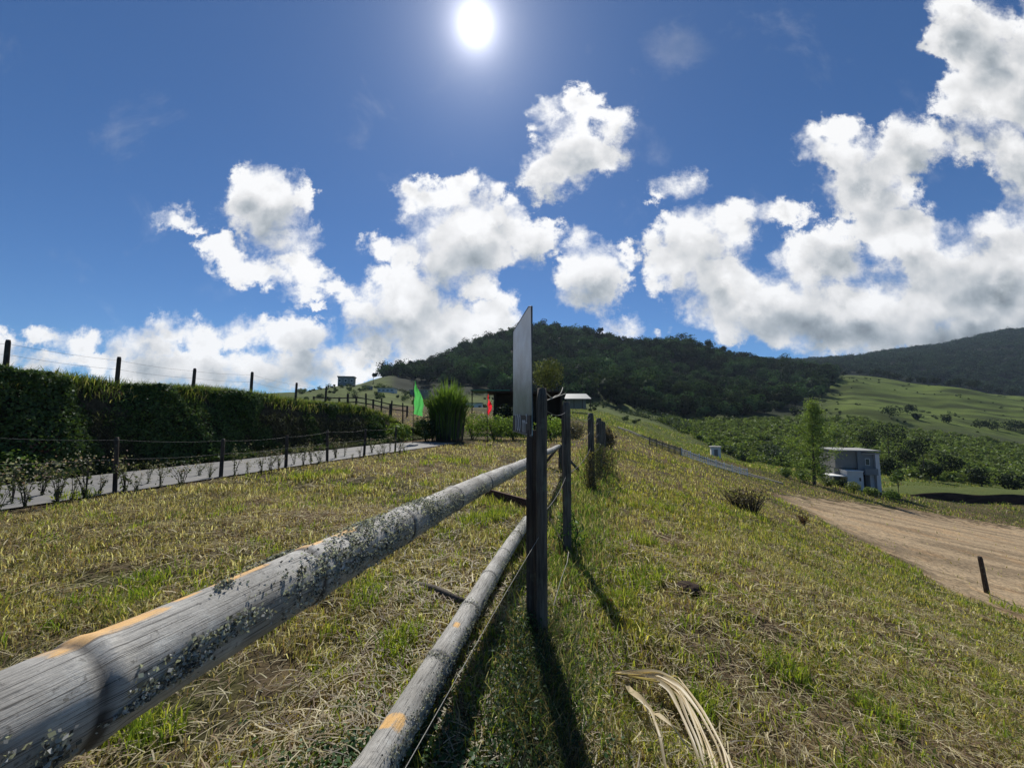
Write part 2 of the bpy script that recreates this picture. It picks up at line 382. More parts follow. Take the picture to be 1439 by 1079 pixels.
# ------------------------------------------------------------------ ground sheets
def ground_cols(X, Y, Z):
    n1 = fbm(X * .35, Y * .35, 5); n2 = fbm(X * 1.6 + 9, Y * 1.6, 4); n3 = fbm(X * .05, Y * .05, 4)
    col = np.zeros((len(X), 3)); straw = np.array([.13, .095, .055]); grn = np.array([.05, .05, .02]); soil = np.array([.11, .078, .05])
    k = sst(.36, .62, n1 * .6 + n2 * .4)[:, None]
    col[:] = straw * (1 - k) + grn * k
    sp = sst(.60, .72, n2)[:, None]; col = col * (1 - sp * .6) + soil * sp * .6
    t = fence_t(X, Y); rt = road_t(X, Y)
    # bare levelled earth of the building lot
    a = X - (17 + (Y - 14) * .11); px_ = CX + F * X / np.maximum(Y, .5); py_ = 585 - F * (Z - EYE) / np.maximum(Y, .5)
    up = np.interp(px_, [1000, 1060, 1090, 1250, 1439, 1700, 2300], [700, 697, 694, 712, 742, 770, 830])
    lo_ok = sst(-.15, .25, (lot_z(X, Y) + .62) - (Z)) * 0 + 1
    dirt = sst(-2, 3, py_ - up + (n2 - .5) * 26) * sst(.55, .18, Z - lot_z(X, Y) + (n2 - .5) * .5) * sst(6, 9, t) * sst(62, 50, Y)
    dc = np.array([.37, .285, .18]) * (.70 + .45 * sst(.3, .65, fbm(X * .16 + 3 - Y * .05, Y * 1.3, 5)))[:, None]
    col = col * (1 - dirt[:, None]) + dc * dirt[:, None]
    # bank earth
    bk = (sst(.1, .4, rt) * sst(2.2, 1.4, rt) * sst(24, 21, Y))[:, None]; col = col * (1 - bk) + np.array([.05, .045, .03]) * bk
    # far pastures, woodland floor, plantation
    far = sst(48, 75, Y)
    past = np.array([.085, .115, .03])[None] * (.45 + 1.1 * fbm(X / 7, Y / 7, 4))[:, None]
    col = col * (1 - far[:, None]) + past * far[:, None]
    xp = CX + F * X / np.maximum(Y, 1)
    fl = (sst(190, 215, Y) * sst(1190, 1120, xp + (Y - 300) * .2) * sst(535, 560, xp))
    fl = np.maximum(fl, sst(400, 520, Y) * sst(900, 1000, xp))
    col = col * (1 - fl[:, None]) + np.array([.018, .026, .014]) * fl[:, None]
    pl = sst(85, 100, Y) * sst(200, 188, Y) * sst(930, 1000, xp)
    col = col * (1 - pl[:, None]) + np.array([.06, .075, .03]) * pl[:, None]
    # the cropped ridge pasture, streaked
    rp = sst(195, 215, Y) * sst(420, 370, Y) * sst(1110, 1190, xp)
    col = col * (1 - rp[:, None]) + (np.array([.10, .14, .028]) * (.45 + .85 * sst(.3, .7, fbm(X / 34, Y / 6, 5)))[:, None]) * rp[:, None]
    return col
def grid(xs, ys):
    nx, ny = len(xs), len(ys); idx = np.arange(nx * ny).reshape(ny, nx)
    return np.stack([idx[:-1, :-1], idx[:-1, 1:], idx[1:, 1:], idx[1:, :-1]], -1).reshape(-1, 4)
# one fan-shaped sheet: fine near the viewer, coarse at the horizon
tans = np.concatenate([np.linspace(-9, -1.9, 60, endpoint=False), np.linspace(-1.9, 1.9, 700), np.linspace(1.9, 9, 61)[1:]])
rows = np.concatenate([np.linspace(-14, .3, 60, endpoint=False), np.geomspace(.3, 62, 420, endpoint=False), np.geomspace(62, 1100, 330)])
Y2, T2 = np.meshgrid(rows, tans, indexing='ij')
Wd = np.where(Y2 < 3, 3 + (Y2 - 3) * .0, Y2)           # strip of constant width close to and behind the viewer
X2 = T2 * Wd
Xf, Yf = X2.ravel(), Y2.ravel(); Zf = gz(Xf, Yf)
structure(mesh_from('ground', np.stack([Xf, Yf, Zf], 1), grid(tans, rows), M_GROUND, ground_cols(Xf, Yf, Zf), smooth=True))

def ribbon(name, left, right, mat_, lift=.02, step=.5, col=(.2, .2, .2), cross=6):
    L = np.array([tuple(p)[:2] for p in left]); Rr = np.array([tuple(p)[:2] for p in right])
    n = max(2, int(np.linalg.norm(np.diff(L, axis=0), axis=1).sum() / step)); s = np.linspace(0, 1, n)
    f = lambda A: np.stack([np.interp(s, np.linspace(0, 1, len(A)), A[:, k]) for k in (0, 1)], 1)
    A, B = f(L), f(Rr); k = np.linspace(0, 1, cross)[None, :, None]
    P = (A[:, None] * (1 - k) + B[:, None] * k).reshape(-1, 2)
    Z = gz(P[:, 0], P[:, 1]) + lift
    return mesh_from(name, np.column_stack([P, Z]), grid(np.arange(cross), np.arange(n)), mat_, np.broadcast_to(col, (len(P), 3)), smooth=True)
def m_asphalt():
    def b(n):
        g = n.n('ShaderNodeTexCoord').outputs['Object']; a = n.noise(g, 90, 3, .7); a2 = n.noise(g, 1.3, 5)
        c = n.mix(a, (.10, .10, .10), (.22, .22, .215)); c = n.mix(n.step(a2, .4, .65), c, n.mix(1.0, c, (1.3, 1.27, 1.2), 'MULTIPLY'))
        return princ(n, c, .75, .35, 0, a, .5, .006)
    return mat('worn_asphalt', b)
M_ASPH = m_asphalt()
ys = np.linspace(-4, 20.5, 60)
structure(ribbon('road', [(-12.85 + .33 * y, y) for y in ys], [(-9.45 + .33 * y - .012 * max(0, y), y) for y in ys], M_ASPH, .03, .4, cross=16))

# ------------------------------------------------------------------ vegetation builders
def blades(P, h, wd, lean, col, bend=.5):
    """thin two-segment grass blades, one mesh; P (n,3)"""
    n = len(P); a = rng.random(n) * 2 * math.pi; side = np.stack([np.cos(a), np.sin(a), 0 * a], 1) * (wd[:, None] / 2)
    b = rng.random(n) * 2 * math.pi; ld = np.stack([np.cos(b), np.sin(b), 0 * b], 1) * (lean * h)[:, None]
    up = np.array([0, 0, 1.]) * (h * np.sqrt(np.clip(1 - np.minimum(lean, .98) ** 2, .02, 1)))[:, None]
    mid = P + ld * (bend * .6) + up * .6; tip = P + ld + up * (1 - .25 * lean[:, None])
    V = np.stack([P - side, P + side, mid - side * .75, mid + side * .75, tip], 1).reshape(-1, 3)
    i = (np.arange(n) * 5)[:, None, None]; Fs = (np.array([[0, 1, 3], [0, 3, 2], [2, 3, 4]])[None] + i).reshape(-1, 3)
    shade = np.array([.75, .75, 1, 1, 1.15])[None, :, None]
    return V, Fs, (np.repeat(col[:, None], 5, 1) * (1 + 0 * shade)).reshape(-1, 3)
def strawbits(P, L, wd, col, up=.15):
    """long dry stalks lying across each other, each a bent strip of three pieces"""
    n = len(P); a = rng.random(n) * 2 * math.pi; d = np.stack([np.cos(a), np.sin(a), (rng.random(n) - .4) * up * 2], 1)
    s = np.stack([-np.sin(a), np.cos(a), 0 * a], 1) * (wd[:, None] / 2); k = (rng.random((n, 1)) - .5) * .5
    pts = []
    for t in (-.5, -.15, .2, .5):
        c = P + d * (L[:, None] * t) + np.stack([-np.sin(a), np.cos(a), 0 * a], 1) * k * L[:, None] * t * t + np.array([0, 0, 1.]) * (L[:, None] * (.06 - .2 * t * t))
        pts += [c - s, c + s]
    V = np.stack(pts, 1).reshape(-1, 3); i = (np.arange(n) * 8)[:, None, None]
    Fs = (np.array([[0, 1, 3, 2], [2, 3, 5, 4], [4, 5, 7, 6]])[None] + i).reshape(-1, 4)
    return V, Fs, np.repeat(col, 8, 0)
def leafquads(P, Nn, size, col, aspect=.55, jit=.8):
    """diamond leaves at P facing roughly along Nn"""
    n = len(P); nn = Nn + rng.normal(0, jit, (n, 3)); nn /= np.linalg.norm(nn, axis=1)[:, None] + 1e-9
    r = rng.normal(0, 1, (n, 3)); t = np.cross(nn, r); t /= np.linalg.norm(t, axis=1)[:, None] + 1e-9; b = np.cross(nn, t)
    s = np.broadcast_to(size, (n,))[:, None]
    V = np.stack([P - t * s * .5, P + b * s * aspect * .5 + nn * s * .08, P + t * s * .5, P - b * s * aspect * .5 + nn * s * .08], 1).reshape(-1, 3)
    Fs = np.arange(n * 4).reshape(-1, 4); return V, Fs, np.repeat(col, 4, 0)
def sph(n):
    v = rng.normal(0, 1, (n, 3)); return v / np.linalg.norm(v, axis=1)[:, None]
def crowns(cent, rad, lobes, per, size, base, var=.25, zsq=.85, upbias=.25, lobe=.48):
    """leaf-clump crowns for many trees at once; cent (n,3), rad (n,), base (n,3)"""
    n = len(cent); ld = sph(n * lobes).reshape(n, lobes, 3); ld[..., 2] = ld[..., 2] * .8 + upbias
    lc = cent[:, None] + ld * rad[:, None, None] * np.array([1, 1, zsq]) * (.45 + .25 * rng.random((n, lobes, 1)))
    lr = rad[:, None] * lobe * (.7 + .6 * rng.random((n, lobes)))
    d = sph(n * lobes * per).reshape(n, lobes, per, 3); d[..., 2] = d[..., 2] * .9 + .15
    P = lc[:, :, None] + d * lr[:, :, None, None] * (.8 + .3 * rng.random((n, lobes, per, 1)))
    lobetint = (1 + (rng.random((n, lobes, 1, 1)) - .5) * .5)
    c = base[:, None, None] * lobetint * (1 + (rng.random((n, lobes, per, 1)) - .5) * 2 * var)
    sz = np.repeat(np.broadcast_to(size, (n,)), lobes * per) * (.6 + .8 * rng.random(n * lobes * per))
    return leafquads(P.reshape(-1, 3), d.reshape(-1, 3), sz, c.reshape(-1, 3), .8, .55)
def join(*parts):
    V = []; Fs = []; Cc = []; k = 0
    for v, f, c in parts: V.append(v); Fs.append(f + k); Cc.append(c); k += len(v)
    return np.concatenate(V), np.concatenate(Fs), np.concatenate(Cc)
def stuff(name, parts, m, label=None):
    V, Fs, c = parts; o = mesh_from(name, V, Fs, m, np.clip(c, .002, .9)); tag(o, kind='stuff', label=label); return o
def mask_turf(X, Y):
    rt = road_t(X, Y); return (rt < -3.7) | (rt > 1.0)
def scatter(n, y0, y1, power=1.0, tmax=1.5, tmin=-1.5):
    """random ground spots inside a wedge, density falling as distance**-power beyond uniform area density"""
    e = 2 - power; U_ = rng.random(n)
    Y = (y0 ** e + U_ * (y1 ** e - y0 ** e)) ** (1 / e) if abs(e) > 1e-3 else y0 * (y1 / y0) ** U_
    X = (tmin + (tmax - tmin) * rng.random(n)) * (Y + .3); return X, Y

# ------------------------------------------------------------------ turf
def dirt_mask(X, Y, Z):
    px_ = CX + F * X / np.maximum(Y, .5); py_ = 585 - F * (Z - EYE) / np.maximum(Y, .5)
    up = np.interp(px_, [1000, 1060, 1090, 1250, 1439, 1700, 2300], [700, 697, 694, 712, 742, 770, 830])
    return (py_ > up - 2) & (Z - lot_z(X, Y) < .40) & (fence_t(X, Y) > 7)
GREENS = np.array([[.15, .20, .035], [.21, .24, .05], [.10, .15, .03], [.27, .28, .07]])
STRAWS = np.array([[.46, .39, .22], [.34, .26, .15], [.64, .57, .38], [.20, .13, .08], [.38, .34, .17]])
def turfcol(X, Y, n, straw):
    k = sst(.40, .60, fbm(X * .35, Y * .35, 5) * .6 + fbm(X * 1.6 + 9, Y * 1.6, 4) * .4)
    g = GREENS[rng.integers(0, 4, n)] * (.5 + .95 * rng.random((n, 1))); s = STRAWS[rng.integers(0, 5, n)] * (.45 + 1.15 * rng.random((n, 1)))
    L_ = sst(.3, -1.2, fence_t(X, Y) - .0); straw = straw * (.66 + 1.05 * L_); g = g * (1 + .35 * (1 - L_))[:, None] * np.array([1.22, 1.0, .95])
    pick = rng.random(n) < (straw + (1 - straw) * (.45 + .40 * L_) * (1 - k)); return np.where(pick[:, None], s, g)
parts = []
for n, y0, y1, pw, hm, wm in [(120000, .55, 3, .8, .05, .0052), (150000, 2.6, 8, .8, .065, .0095), (140000, 7, 20, .8, .09, .018), (90000, 18, 50, .8, .12, .036)]:
    X, Y = scatter(n, y0, y1, pw); ok = mask_turf(X, Y) & (rng.random(n) > .85 * sst(.58, .70, fbm(X * 1.4 + 20, Y * 1.4, 3))) & (vnoise(X * 3.1, Y * 3.1) > .22 * (rng.random(n))); X, Y = X[ok], Y[ok]; Z = gz(X, Y)
    dm = dirt_mask(X, Y, Z) & (rng.random(len(X)) < .985); X, Y, Z = X[~dm], Y[~dm], Z[~dm]; n = len(X)
    clump = sst(.45, .8, vnoise(X * 2.2, Y * 2.2))
    h = hm * (.4 + rng.random(n) * 1.0 + clump * .8); col = turfcol(X, Y, n, .42)
    parts.append(blades(np.stack([X, Y, Z - .004], 1), h, wm * (.6 + .8 * rng.random(n)), .15 + .75 * rng.random(n), col))
stuff('grass', join(*parts), M_GRASS)
parts = []
for n, y0, y1, L, wm in [(36000, .5, 3.2, .080, .0040), (44000, 3, 9, .11, .008), (30000, 8, 22, .18, .017)]:
    X, Y = scatter(n, y0, y1, .8); k = fbm(X * .35, Y * .35, 5) * .6 + fbm(X * 1.6 + 9, Y * 1.6, 4) * .4
    ok = mask_turf(X, Y) & (rng.random(n) < (sst(.70, .42, k) * .85 + .15) * np.where(fence_t(X, Y) > .3, .55, 1.0)); X, Y = X[ok], Y[ok]; Z = gz(X, Y)
    dm = dirt_mask(X, Y, Z); X, Y, Z = X[~dm], Y[~dm], Z[~dm]; n = len(X)
    col = STRAWS[rng.integers(0, 5, n)] * (.45 + .95 * rng.random((n, 1)))
    parts.append(strawbits(np.stack([X, Y, Z + .02 + .03 * rng.random(n)], 1), L * (.4 + 1.3 * rng.random(n)), wm * (.6 + .8 * rng.random(n)), col))
stuff('mown_straw', join(*parts), M_GRASS)
# brighter lush tufts here and there, long grass along the wire fence, low broad leaves at the lower left
cs = [hit(*p) for p in [(520,848),(505,830),(690,730),(665,735),(710,725),(205,820),(215,1040),(180,1030),(180,850),(430,672),(470,668),(865,850),(905,815),(700,710),(1105,950),(985,1000),(890,830),(1020,720),(1265,795),(1425,858),(560,905),(1240,1010),(930,715),(640,650),(110,700),(900,760)]]
_q = 0
while len(cs) < 900:
    Yq = .9 * (26 / .9) ** random.random(); Xq = random.uniform(-1.45, 1.45) * (Yq + .2); _q += 1
    if not mask_turf(np.array(Xq), np.array(Yq)) or vnoise(np.array([Xq * .5 + 40]), np.array([Yq * .5]))[0] < .3: continue
    if dirt_mask(np.array([Xq]), np.array([Yq]), gz(np.array([Xq]), np.array([Yq])))[0]: continue
    cs.append(Vector((Xq, Yq, 0)))
Pt = []; ht = []
for ci, c_ in enumerate(cs):
    m_ = 150 if ci < 26 else 26; r_ = (.05 + .035 * c_.y) * (1 if ci < 26 else .55); a_ = rng.random(m_) * 6.283; q_ = np.sqrt(rng.random(m_)) * r_
    X = c_.x + np.cos(a_) * q_; Y = c_.y + np.sin(a_) * q_; Pt.append(np.stack([X, Y, gz(X, Y)], 1)); ht.append((.09 + .012 * c_.y) * (1 if ci < 26 else .75) * (.5 + rng.random(m_)))
Pt = np.concatenate(Pt); ht = np.concatenate(ht); n = len(Pt)
tufts = blades(Pt, ht, .005 + .0016 * Pt[:, 1] * .8, .2 + .6 * rng.random(n), GREENS[rng.integers(0, 4, n)] * np.array([1.35, 1.35, 1.0]))
n = 17000; Yv = 1.7 * (20 / 1.7) ** rng.random(n); dens = vnoise(Yv * 1.7, 0 * Yv + 3)
Xv = -.42 + .24 * Yv + rng.normal(.06, .16 + .01 * Yv, n); ok = rng.random(n) < .35 + dens; Xv, Yv = Xv[ok], Yv[ok]; n = len(Xv)
lng = blades(np.stack([Xv, Yv, gz(Xv, Yv)], 1), (.09 + .012 * Yv) * (.5 + 1.1 * rng.random(n)), .004 + .0017 * Yv, .2 + .7 * rng.random(n),
             np.where((rng.random(n) < .62)[:, None], GREENS[rng.integers(0, 4, n)] * np.array([.85, 1.0, .9]), STRAWS[rng.integers(0, 5, n)] * .8))
stuff('long_grass', join(tufts, lng), M_GRASS)
n = 9000; X = rng.normal(-.36, .28, n); Y = 1.35 + rng.normal(0, .28, n); ok = (vnoise(X * 9, Y * 9) > .35) & (Y > .6)
X, Y = X[ok], Y[ok]; X2_ = rng.normal(.12, .14, 5000); Y2_ = 1.0 + 1.6 * rng.random(5000); X = np.concatenate([X, X2_]); Y = np.concatenate([Y, Y2_]); n = len(X)
stuff('clover', leafquads(np.stack([X, Y, gz(X, Y) + .01 + .05 * rng.random(n)], 1), np.tile([0, 0, 1.], (n, 1)), .014 + .016 * rng.random(n),
      np.array([.05, .10, .03]) * (.6 + rng.random((n, 1))), .7, .5), M_LEAF)

n = 60000; xp = 760 + 760 * rng.random(n); Y = 38 + 92 * rng.random(n) ** .8; X = (xp - CX) / F * Y; Z = gz(X, Y); ok = ~dirt_mask(X, Y, Z); X, Y, Z = X[ok], Y[ok], Z[ok]; n = len(X)
pk = fbm(X / 5, Y / 5, 3); stuff('pasture_grass', blades(np.stack([X, Y, Z], 1), (.16 + .35 * sst(.5, .7, pk)) * (.6 + .8 * rng.random(n)), .03 + .0012 * Y, .2 + .7 * rng.random(n),
      np.where((rng.random(n) < .8)[:, None], GREENS[rng.integers(0, 4, n)] * .9, STRAWS[rng.integers(0, 5, n)] * .8) * (.5 + pk)[:, None]), M_GRASS)
n = 5200; Y = 1.05 + 1.55 * rng.random(n) ** .8; k = (Y - 1.05) / 1.5; X = (.0 + .10 * k) + (.17 - .05 * k) * rng.normal(0, .6, n); Zh = rng.random(n) ** 1.5 * (.10 + .10 * k)  # weeds below the near post, coloured dark to fill out its shadow band
stuff('shadow_band_weeds', join(leafquads(np.stack([X, Y, gz(X, Y) + Zh], 1), np.tile([0, -.4, 1.], (n, 1)), .012 + .014 * rng.random(n), np.array([.03, .065, .015]) * (.4 + rng.random((n, 1))), .45, .6)), M_LEAF)
n = 3400; Y = 1.2 + 1.5 * rng.random(n); X = .06 + .14 * rng.normal(0, .6, n) + .04 * Y; stuff('shadow_band_weed_blades', blades(np.stack([X, Y, gz(X, Y)], 1), .08 + .18 * rng.random(n), .005 + 0 * X, .3 + .65 * rng.random(n), np.where((rng.random(n) < .6)[:, None], np.array([.05, .075, .025]), np.array([.15, .12, .07])) * (.5 + rng.random((n, 1)))), M_GRASS)  # weed blades, mostly tinted dark to deepen the same shadow band

# ------------------------------------------------------------------ hedge bank across the lane
n = 170000; Y = 2.5 + 22.5 * rng.random(n) ** 1.0; rtv = .15 + 1.9 * rng.random(n) ** .85; X = -13 + .33 * Y - rtv
dn = fbm(X * 1.1, Y * 1.1 + rtv * 2, 3); ok = (rng.random(n) < sst(.25, .5, dn) + .35); X, Y, rtv = X[ok], Y[ok], rtv[ok]; n = len(X)
lump = (fbm(Y * .8, rtv * 1.8 + 5, 4) - .42) * 1.0
Z = gz(X, Y) + rng.random(n) * .12; X = X + np.maximum(lump, -.1) * sst(2.0, 1.0, rtv) * .95; Z = Z + np.maximum(lump, 0) * .3
nb = np.stack([.8 * sst(1.6, 1.0, rtv) + .1, -.3 + 0 * X, .35 + sst(.9, 1.5, rtv)], 1)
colh = (np.array([.064, .104, .024]) * (.45 + 1.1 * rng.random((n, 1)))) * (1 + .6 * sst(1.2, 1.6, rtv))[:, None]
hl = leafquads(np.stack([X, Y, Z], 1), nb, .05 + .07 * rng.random(n), colh, .5, .6)
n = 60000; Y = 2.5 + 22 * rng.random(n); rtv = .95 + 2.2 * rng.random(n); ok = rng.random(n) < .25 + sst(.35, .6, fbm(Y * 1.3 + 2, rtv, 3)); Y, rtv = Y[ok], rtv[ok]; n = len(Y); X = -13 + .33 * Y - rtv
colg = np.where((rng.random(n) < .75)[:, None], np.array([.12, .17, .035]), np.array([.28, .27, .11])) * (.5 + .8 * rng.random((n, 1)))
hg = blades(np.stack([X, Y, gz(X, Y) + .02], 1), .30 * (.4 + rng.random(n)), .014 + .010 * rng.random(n), .2 + .6 * rng.random(n), colg)
n = 26000; Y = 2.5 + 21 * rng.random(n); rtv = .3 + .8 * rng.random(n); X = -13 + .33 * Y - rtv + .25
hh = strawbits(np.stack([X, Y, gz(X, Y) + .15 * rng.random(n)], 1), .25 * (.5 + rng.random(n)), .008 + 0 * X, np.array([.10, .11, .05]) * (.6 + rng.random((n, 1))), .9)
Vq, Fq, Cq = join(hl, hh)
stuff('hedge', (Vq, Fq, Cq), M_LEAF, 'dark overgrown hedge bank on the far side of the lane')
stuff('bank_top_grass', hg, M_GRASS)

# ------------------------------------------------------------------ woods, shrubs and plantation
def far_sites(n, x0, x1, Y0, Y1, top=None):
    xp = x0 + (x1 - x0) * rng.random(n); Y = np.sqrt(Y0 ** 2 + (Y1 ** 2 - Y0 ** 2) * rng.random(n)); X = (xp - CX) / F * Y
    return xp, X, Y
xp, X, Y = far_sites(2300, 535, 1175, 180, 450)
start = np.interp(xp, [540, 600, 700, 800, 900, 1000, 1100, 1175], [290, 250, 210, 192, 183, 186, 215, 300])
ok = (Y > start) & (Y < np.interp(xp, [540, 600, 700, 1175], [310, 400, 440, 440])); xp, X, Y = xp[ok], X[ok], Y[ok]; n = len(X)
rad = 3.4 + 4.2 * rng.random(n) ** 2 + 3 * (rng.random(n) < .06); Z = gz(X, Y) + rad * (.5 + .5 * rng.random(n))
bc = np.array([.030, .062, .022]) * (.35 + 1.6 * rng.random((n, 1)) ** 1.6) * (.6 + .8 * fbm(X / 40, Y / 40, 3))[:, None] + np.array([.01, .004, 0]) * rng.random((n, 1))
stuff('forest', crowns(np.stack([X, Y, Z], 1), rad, 9, 46, 1.15, bc, .3, .95, .25, .42), M_FARLEAF, 'dark green forest covering the mountain')
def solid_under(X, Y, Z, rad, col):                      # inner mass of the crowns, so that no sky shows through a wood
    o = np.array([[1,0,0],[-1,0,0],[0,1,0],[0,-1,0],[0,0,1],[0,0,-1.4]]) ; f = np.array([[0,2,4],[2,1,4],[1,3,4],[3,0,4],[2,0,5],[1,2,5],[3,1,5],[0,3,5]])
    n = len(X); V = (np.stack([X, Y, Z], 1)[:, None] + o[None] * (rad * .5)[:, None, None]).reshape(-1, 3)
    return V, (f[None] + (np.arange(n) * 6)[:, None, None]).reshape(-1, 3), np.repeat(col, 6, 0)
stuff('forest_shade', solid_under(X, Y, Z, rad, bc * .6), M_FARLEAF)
xp, X, Y = far_sites(4200, 1080, 1620, 480, 985)
start = np.interp(xp, [1080, 1180, 1439, 1600], [560, 560, 500, 480]); ok = Y > start; xp, X, Y = xp[ok], X[ok], Y[ok]; n = len(X)
clear = fbm(X / 60, Y / 60, 3) < .66; X, Y = X[clear], Y[clear]; n = len(X)
rad = 4.5 + 4 * rng.random(n); Z = gz(X, Y) + rad * .6; bc = np.array([.028, .05, .026]) * (.6 + .8 * rng.random((n, 1)))
stuff('distant_forest', crowns(np.stack([X, Y, Z], 1), rad, 5, 22, 2.0, bc, .3, .8), M_FARLEAF, 'hazy forest on the distant mountain at the right')
xp, X, Y = far_sites(420, 415, 900, 75, 205); pk = vnoise(X / 16 + 3, Y / 16); ok = (pk > .42) & ((xp < 640) | (Y > 95)); X, Y = X[ok], Y[ok]; n = len(X); rad = .6 + 1.1 * rng.random(n) ** 2
stuff('hill_shrubs', crowns(np.stack([X, Y, gz(X, Y) + rad * .5], 1), rad, 5, 22, .4, np.array([.055, .08, .028]) * (.6 + .8 * rng.random((n, 1))), .35, .8), M_LEAF)
xp, X, Y = far_sites(900, 1130, 1700, 195, 350); pk = fbm(X / 22 + 3, Y / 12, 4); ok = (pk > .53) & (rng.random(len(X)) < .6); X, Y = X[ok], Y[ok]; n = len(X); rad = .5 + 1.0 * rng.random(n) ** 2.5
stuff('ridge_scrub', crowns(np.stack([X, Y, gz(X, Y) + rad * .4], 1), rad, 4, 16, .5, np.array([.055, .08, .024]) * (.6 + .8 * rng.random((n, 1))), .35, .7), M_LEAF)
# coffee-like shrubs in rows on the lower slope
xp, X, Y = far_sites(5200, 925, 1700, 84, 205)
top = np.interp(xp, [925, 1000, 1200, 1300, 1439, 1700], [184, 190, 200, 190, 180, 170]); bot = np.interp(xp, [925, 1000, 1100, 1250, 1439], [150, 100, 90, 84, 84])
ok = (Y < top) & (Y > bot); xp, X, Y = xp[ok], X[ok], Y[ok]; n = len(X); rad = .9 + .75 * rng.random(n) ** 2; Z = gz(X, Y) + rad * .5
bc = np.array([.145, .19, .045]) * (.6 + .8 * rng.random((n, 1)))
stuff('plantation_shrubs', crowns(np.stack([X, Y, Z], 1), rad, 4, 16, .55, bc, .35, .85), M_LEAF, 'rows of mid green plantation shrubs on the lower slope')

def tree(name, base, height, crown, radius, label, cat='tree', group=None, col=(.05, .08, .025), lobes=10, per=110, leaf=.3, trunk=.16, zsq=.8, lean=0, m=None, lobe=.45, up=.25, tcol=(.2, .18, .15), limbs=6):
    """tapered trunk with limbs plus a crown of leaf clumps; crown = height of the crown's centre"""
    b = Vector(base); root = empty(name, b, label, cat, group)
    t = MB(); tw = height * .9; pts = [(lean * (k / 6) ** 1.5 + .06 * trunk * 8 * math.sin(k * 1.7 + b.x), .1 * math.sin(k + b.y) * trunk * 4, tw * k / 6 - .15) for k in range(7)]
    t.tube(pts, [trunk * (1.25 if k == 0 else 1) * (1 - k / 7.5) for k in range(7)], 7, tcol, .15)
    for k in range(limbs):
        a = k * 2.4 + b.x; z0 = tw * (.35 + .45 * k / limbs); f = z0 / tw; o0 = Vector((lean * f ** 1.5, 0, z0))
        e = Vector((lean + math.cos(a) * radius * .65, math.sin(a) * radius * .65, crown + radius * zsq * (.1 + .4 * random.random())))
        mid = (o0 + e) / 2 + Vector((0, 0, -.1 * radius)); t.tube([o0, mid, e], [trunk * .4, trunk * .28, trunk * .08], 5, tcol)
    t.build('trunk', M_BARK, root, smooth=True)
    V, Fs, c = crowns(np.array([[lean, 0, crown]]), np.array([radius]), lobes, per, leaf, np.array([col], float), .35, zsq, up, lobe)
    mesh_from('crown', V, Fs, m or M_LEAF, np.clip(c, .003, 1), root); return root
# emergent trees one can tell apart on the mountain's skyline
sky_trees = [(548, 527, 296, 8, 'ragged dark tree at the left end of the forest edge'), (575, 507, 330, 9, 'dark round tree on the skyline above the green flag'),
 (618, 500, 380, 9, 'dark skyline tree above the tall grass clump'), (962, 468, 412, 15, 'broad flat crowned tree highest on the ridge right of the peak'),
 (1000, 478, 405, 12, 'dark domed tree just right of the broadest skyline tree'), (1022, 486, 405, 10, 'smaller dark skyline tree where the ridge starts to drop'),
 (1050, 494, 405, 11, 'dark tree halfway down the falling ridge'), (1088, 507, 400, 11, 'rounded tree at the right foot of the falling ridge'), (925, 476, 418, 8, 'small spreading skyline tree left of the broadest one'),
 (845, 461, 428, 9, 'dark skyline tree just right of the mountain top')]
for x, y, Yd, hh_, lab in sky_trees:
    X0 = xat(x, Yd); zt = zat(x, y, Yd); zg_ = G(X0, Yd); H_ = max(zt - zg_, hh_); r_ = hh_ * .42
    tree('forest_tree', (X0, Yd, zt - H_), H_, H_ - r_ * .75, r_, lab, 'tree', None, (.022, .038, .014), 9, 60, .9, .35, .6, m=M_FARLEAF, limbs=4)
# bushes and small trees where the valley opens, near the middle
mids = [(868,588,150,13,'grey green bush right behind the fence posts'),(893,584,155,17,'rounded grey green tree at the foot of the dark forest'),(912,590,150,19,'broad pale leaved tree above the sloping lane'),
 (936,598,142,21,'bushy grey green tree in the middle of the row beside the lane'),(952,612,135,22,'dense dark bush low in the row beside the lane'),(968,604,140,16,'round olive tree behind the dense dark bush'),
 (978,620,128,18,'dark bush nearest to the small white hut'),(1016,640,105,15,'small round bush right of the small white hut'),(1040,648,100,17,'dark bush below the plantation shrubs'),(1085,640,98,20,'dark rounded tree left of the tall feathery tree')]
for x, y, Yd, rp, lab in mids:
    X0 = xat(x, Yd); r_ = rp / F * Yd * 1.0; zc = zat(x, y, Yd); zg_ = min(G(X0, Yd), zc - r_ * .8)
    tree('bush', (X0, Yd, zg_), zc - zg_ + r_ * .5, zc - zg_, r_, lab, 'bush', None, (.055, .078, .038), 10, 90, .42, .14, .8, m=M_LEAF, limbs=4)
darks = [(1215,618,105,22,'dark tree directly behind the house roof'),(1245,612,112,24,'large dark tree rising above the right end of the house'),(1268,640,92,22,'dark tree right of the house'),(1292,628,98,22,'dark tree standing out of the plantation shrubs'),
 (1322,655,88,20,'low dark tree over the cut bank'),(1300,662,82,16,'small dark bush just above the cut bank'),(1370,672,80,18,'rounded dark bush at the plantation edge'),(1412,678,78,19,'dark bush near the right edge above the cut bank'),(1240,655,86,14,'dark bush tucked behind the house wall')]
for x, y, Yd, rp, lab in darks:
    X0 = xat(x, Yd); r_ = rp / F * Yd * .85; zc = zat(x, y, Yd); zg_ = min(G(X0, Yd), zc - r_ * .8)
    tree('dark_tree', (X0, Yd, zg_), zc - zg_ + r_ * .5, zc - zg_, r_, lab, 'tree', None, (.022, .034, .014), 10, 80, .36, .14, .85, m=M_FARLEAF, limbs=4)
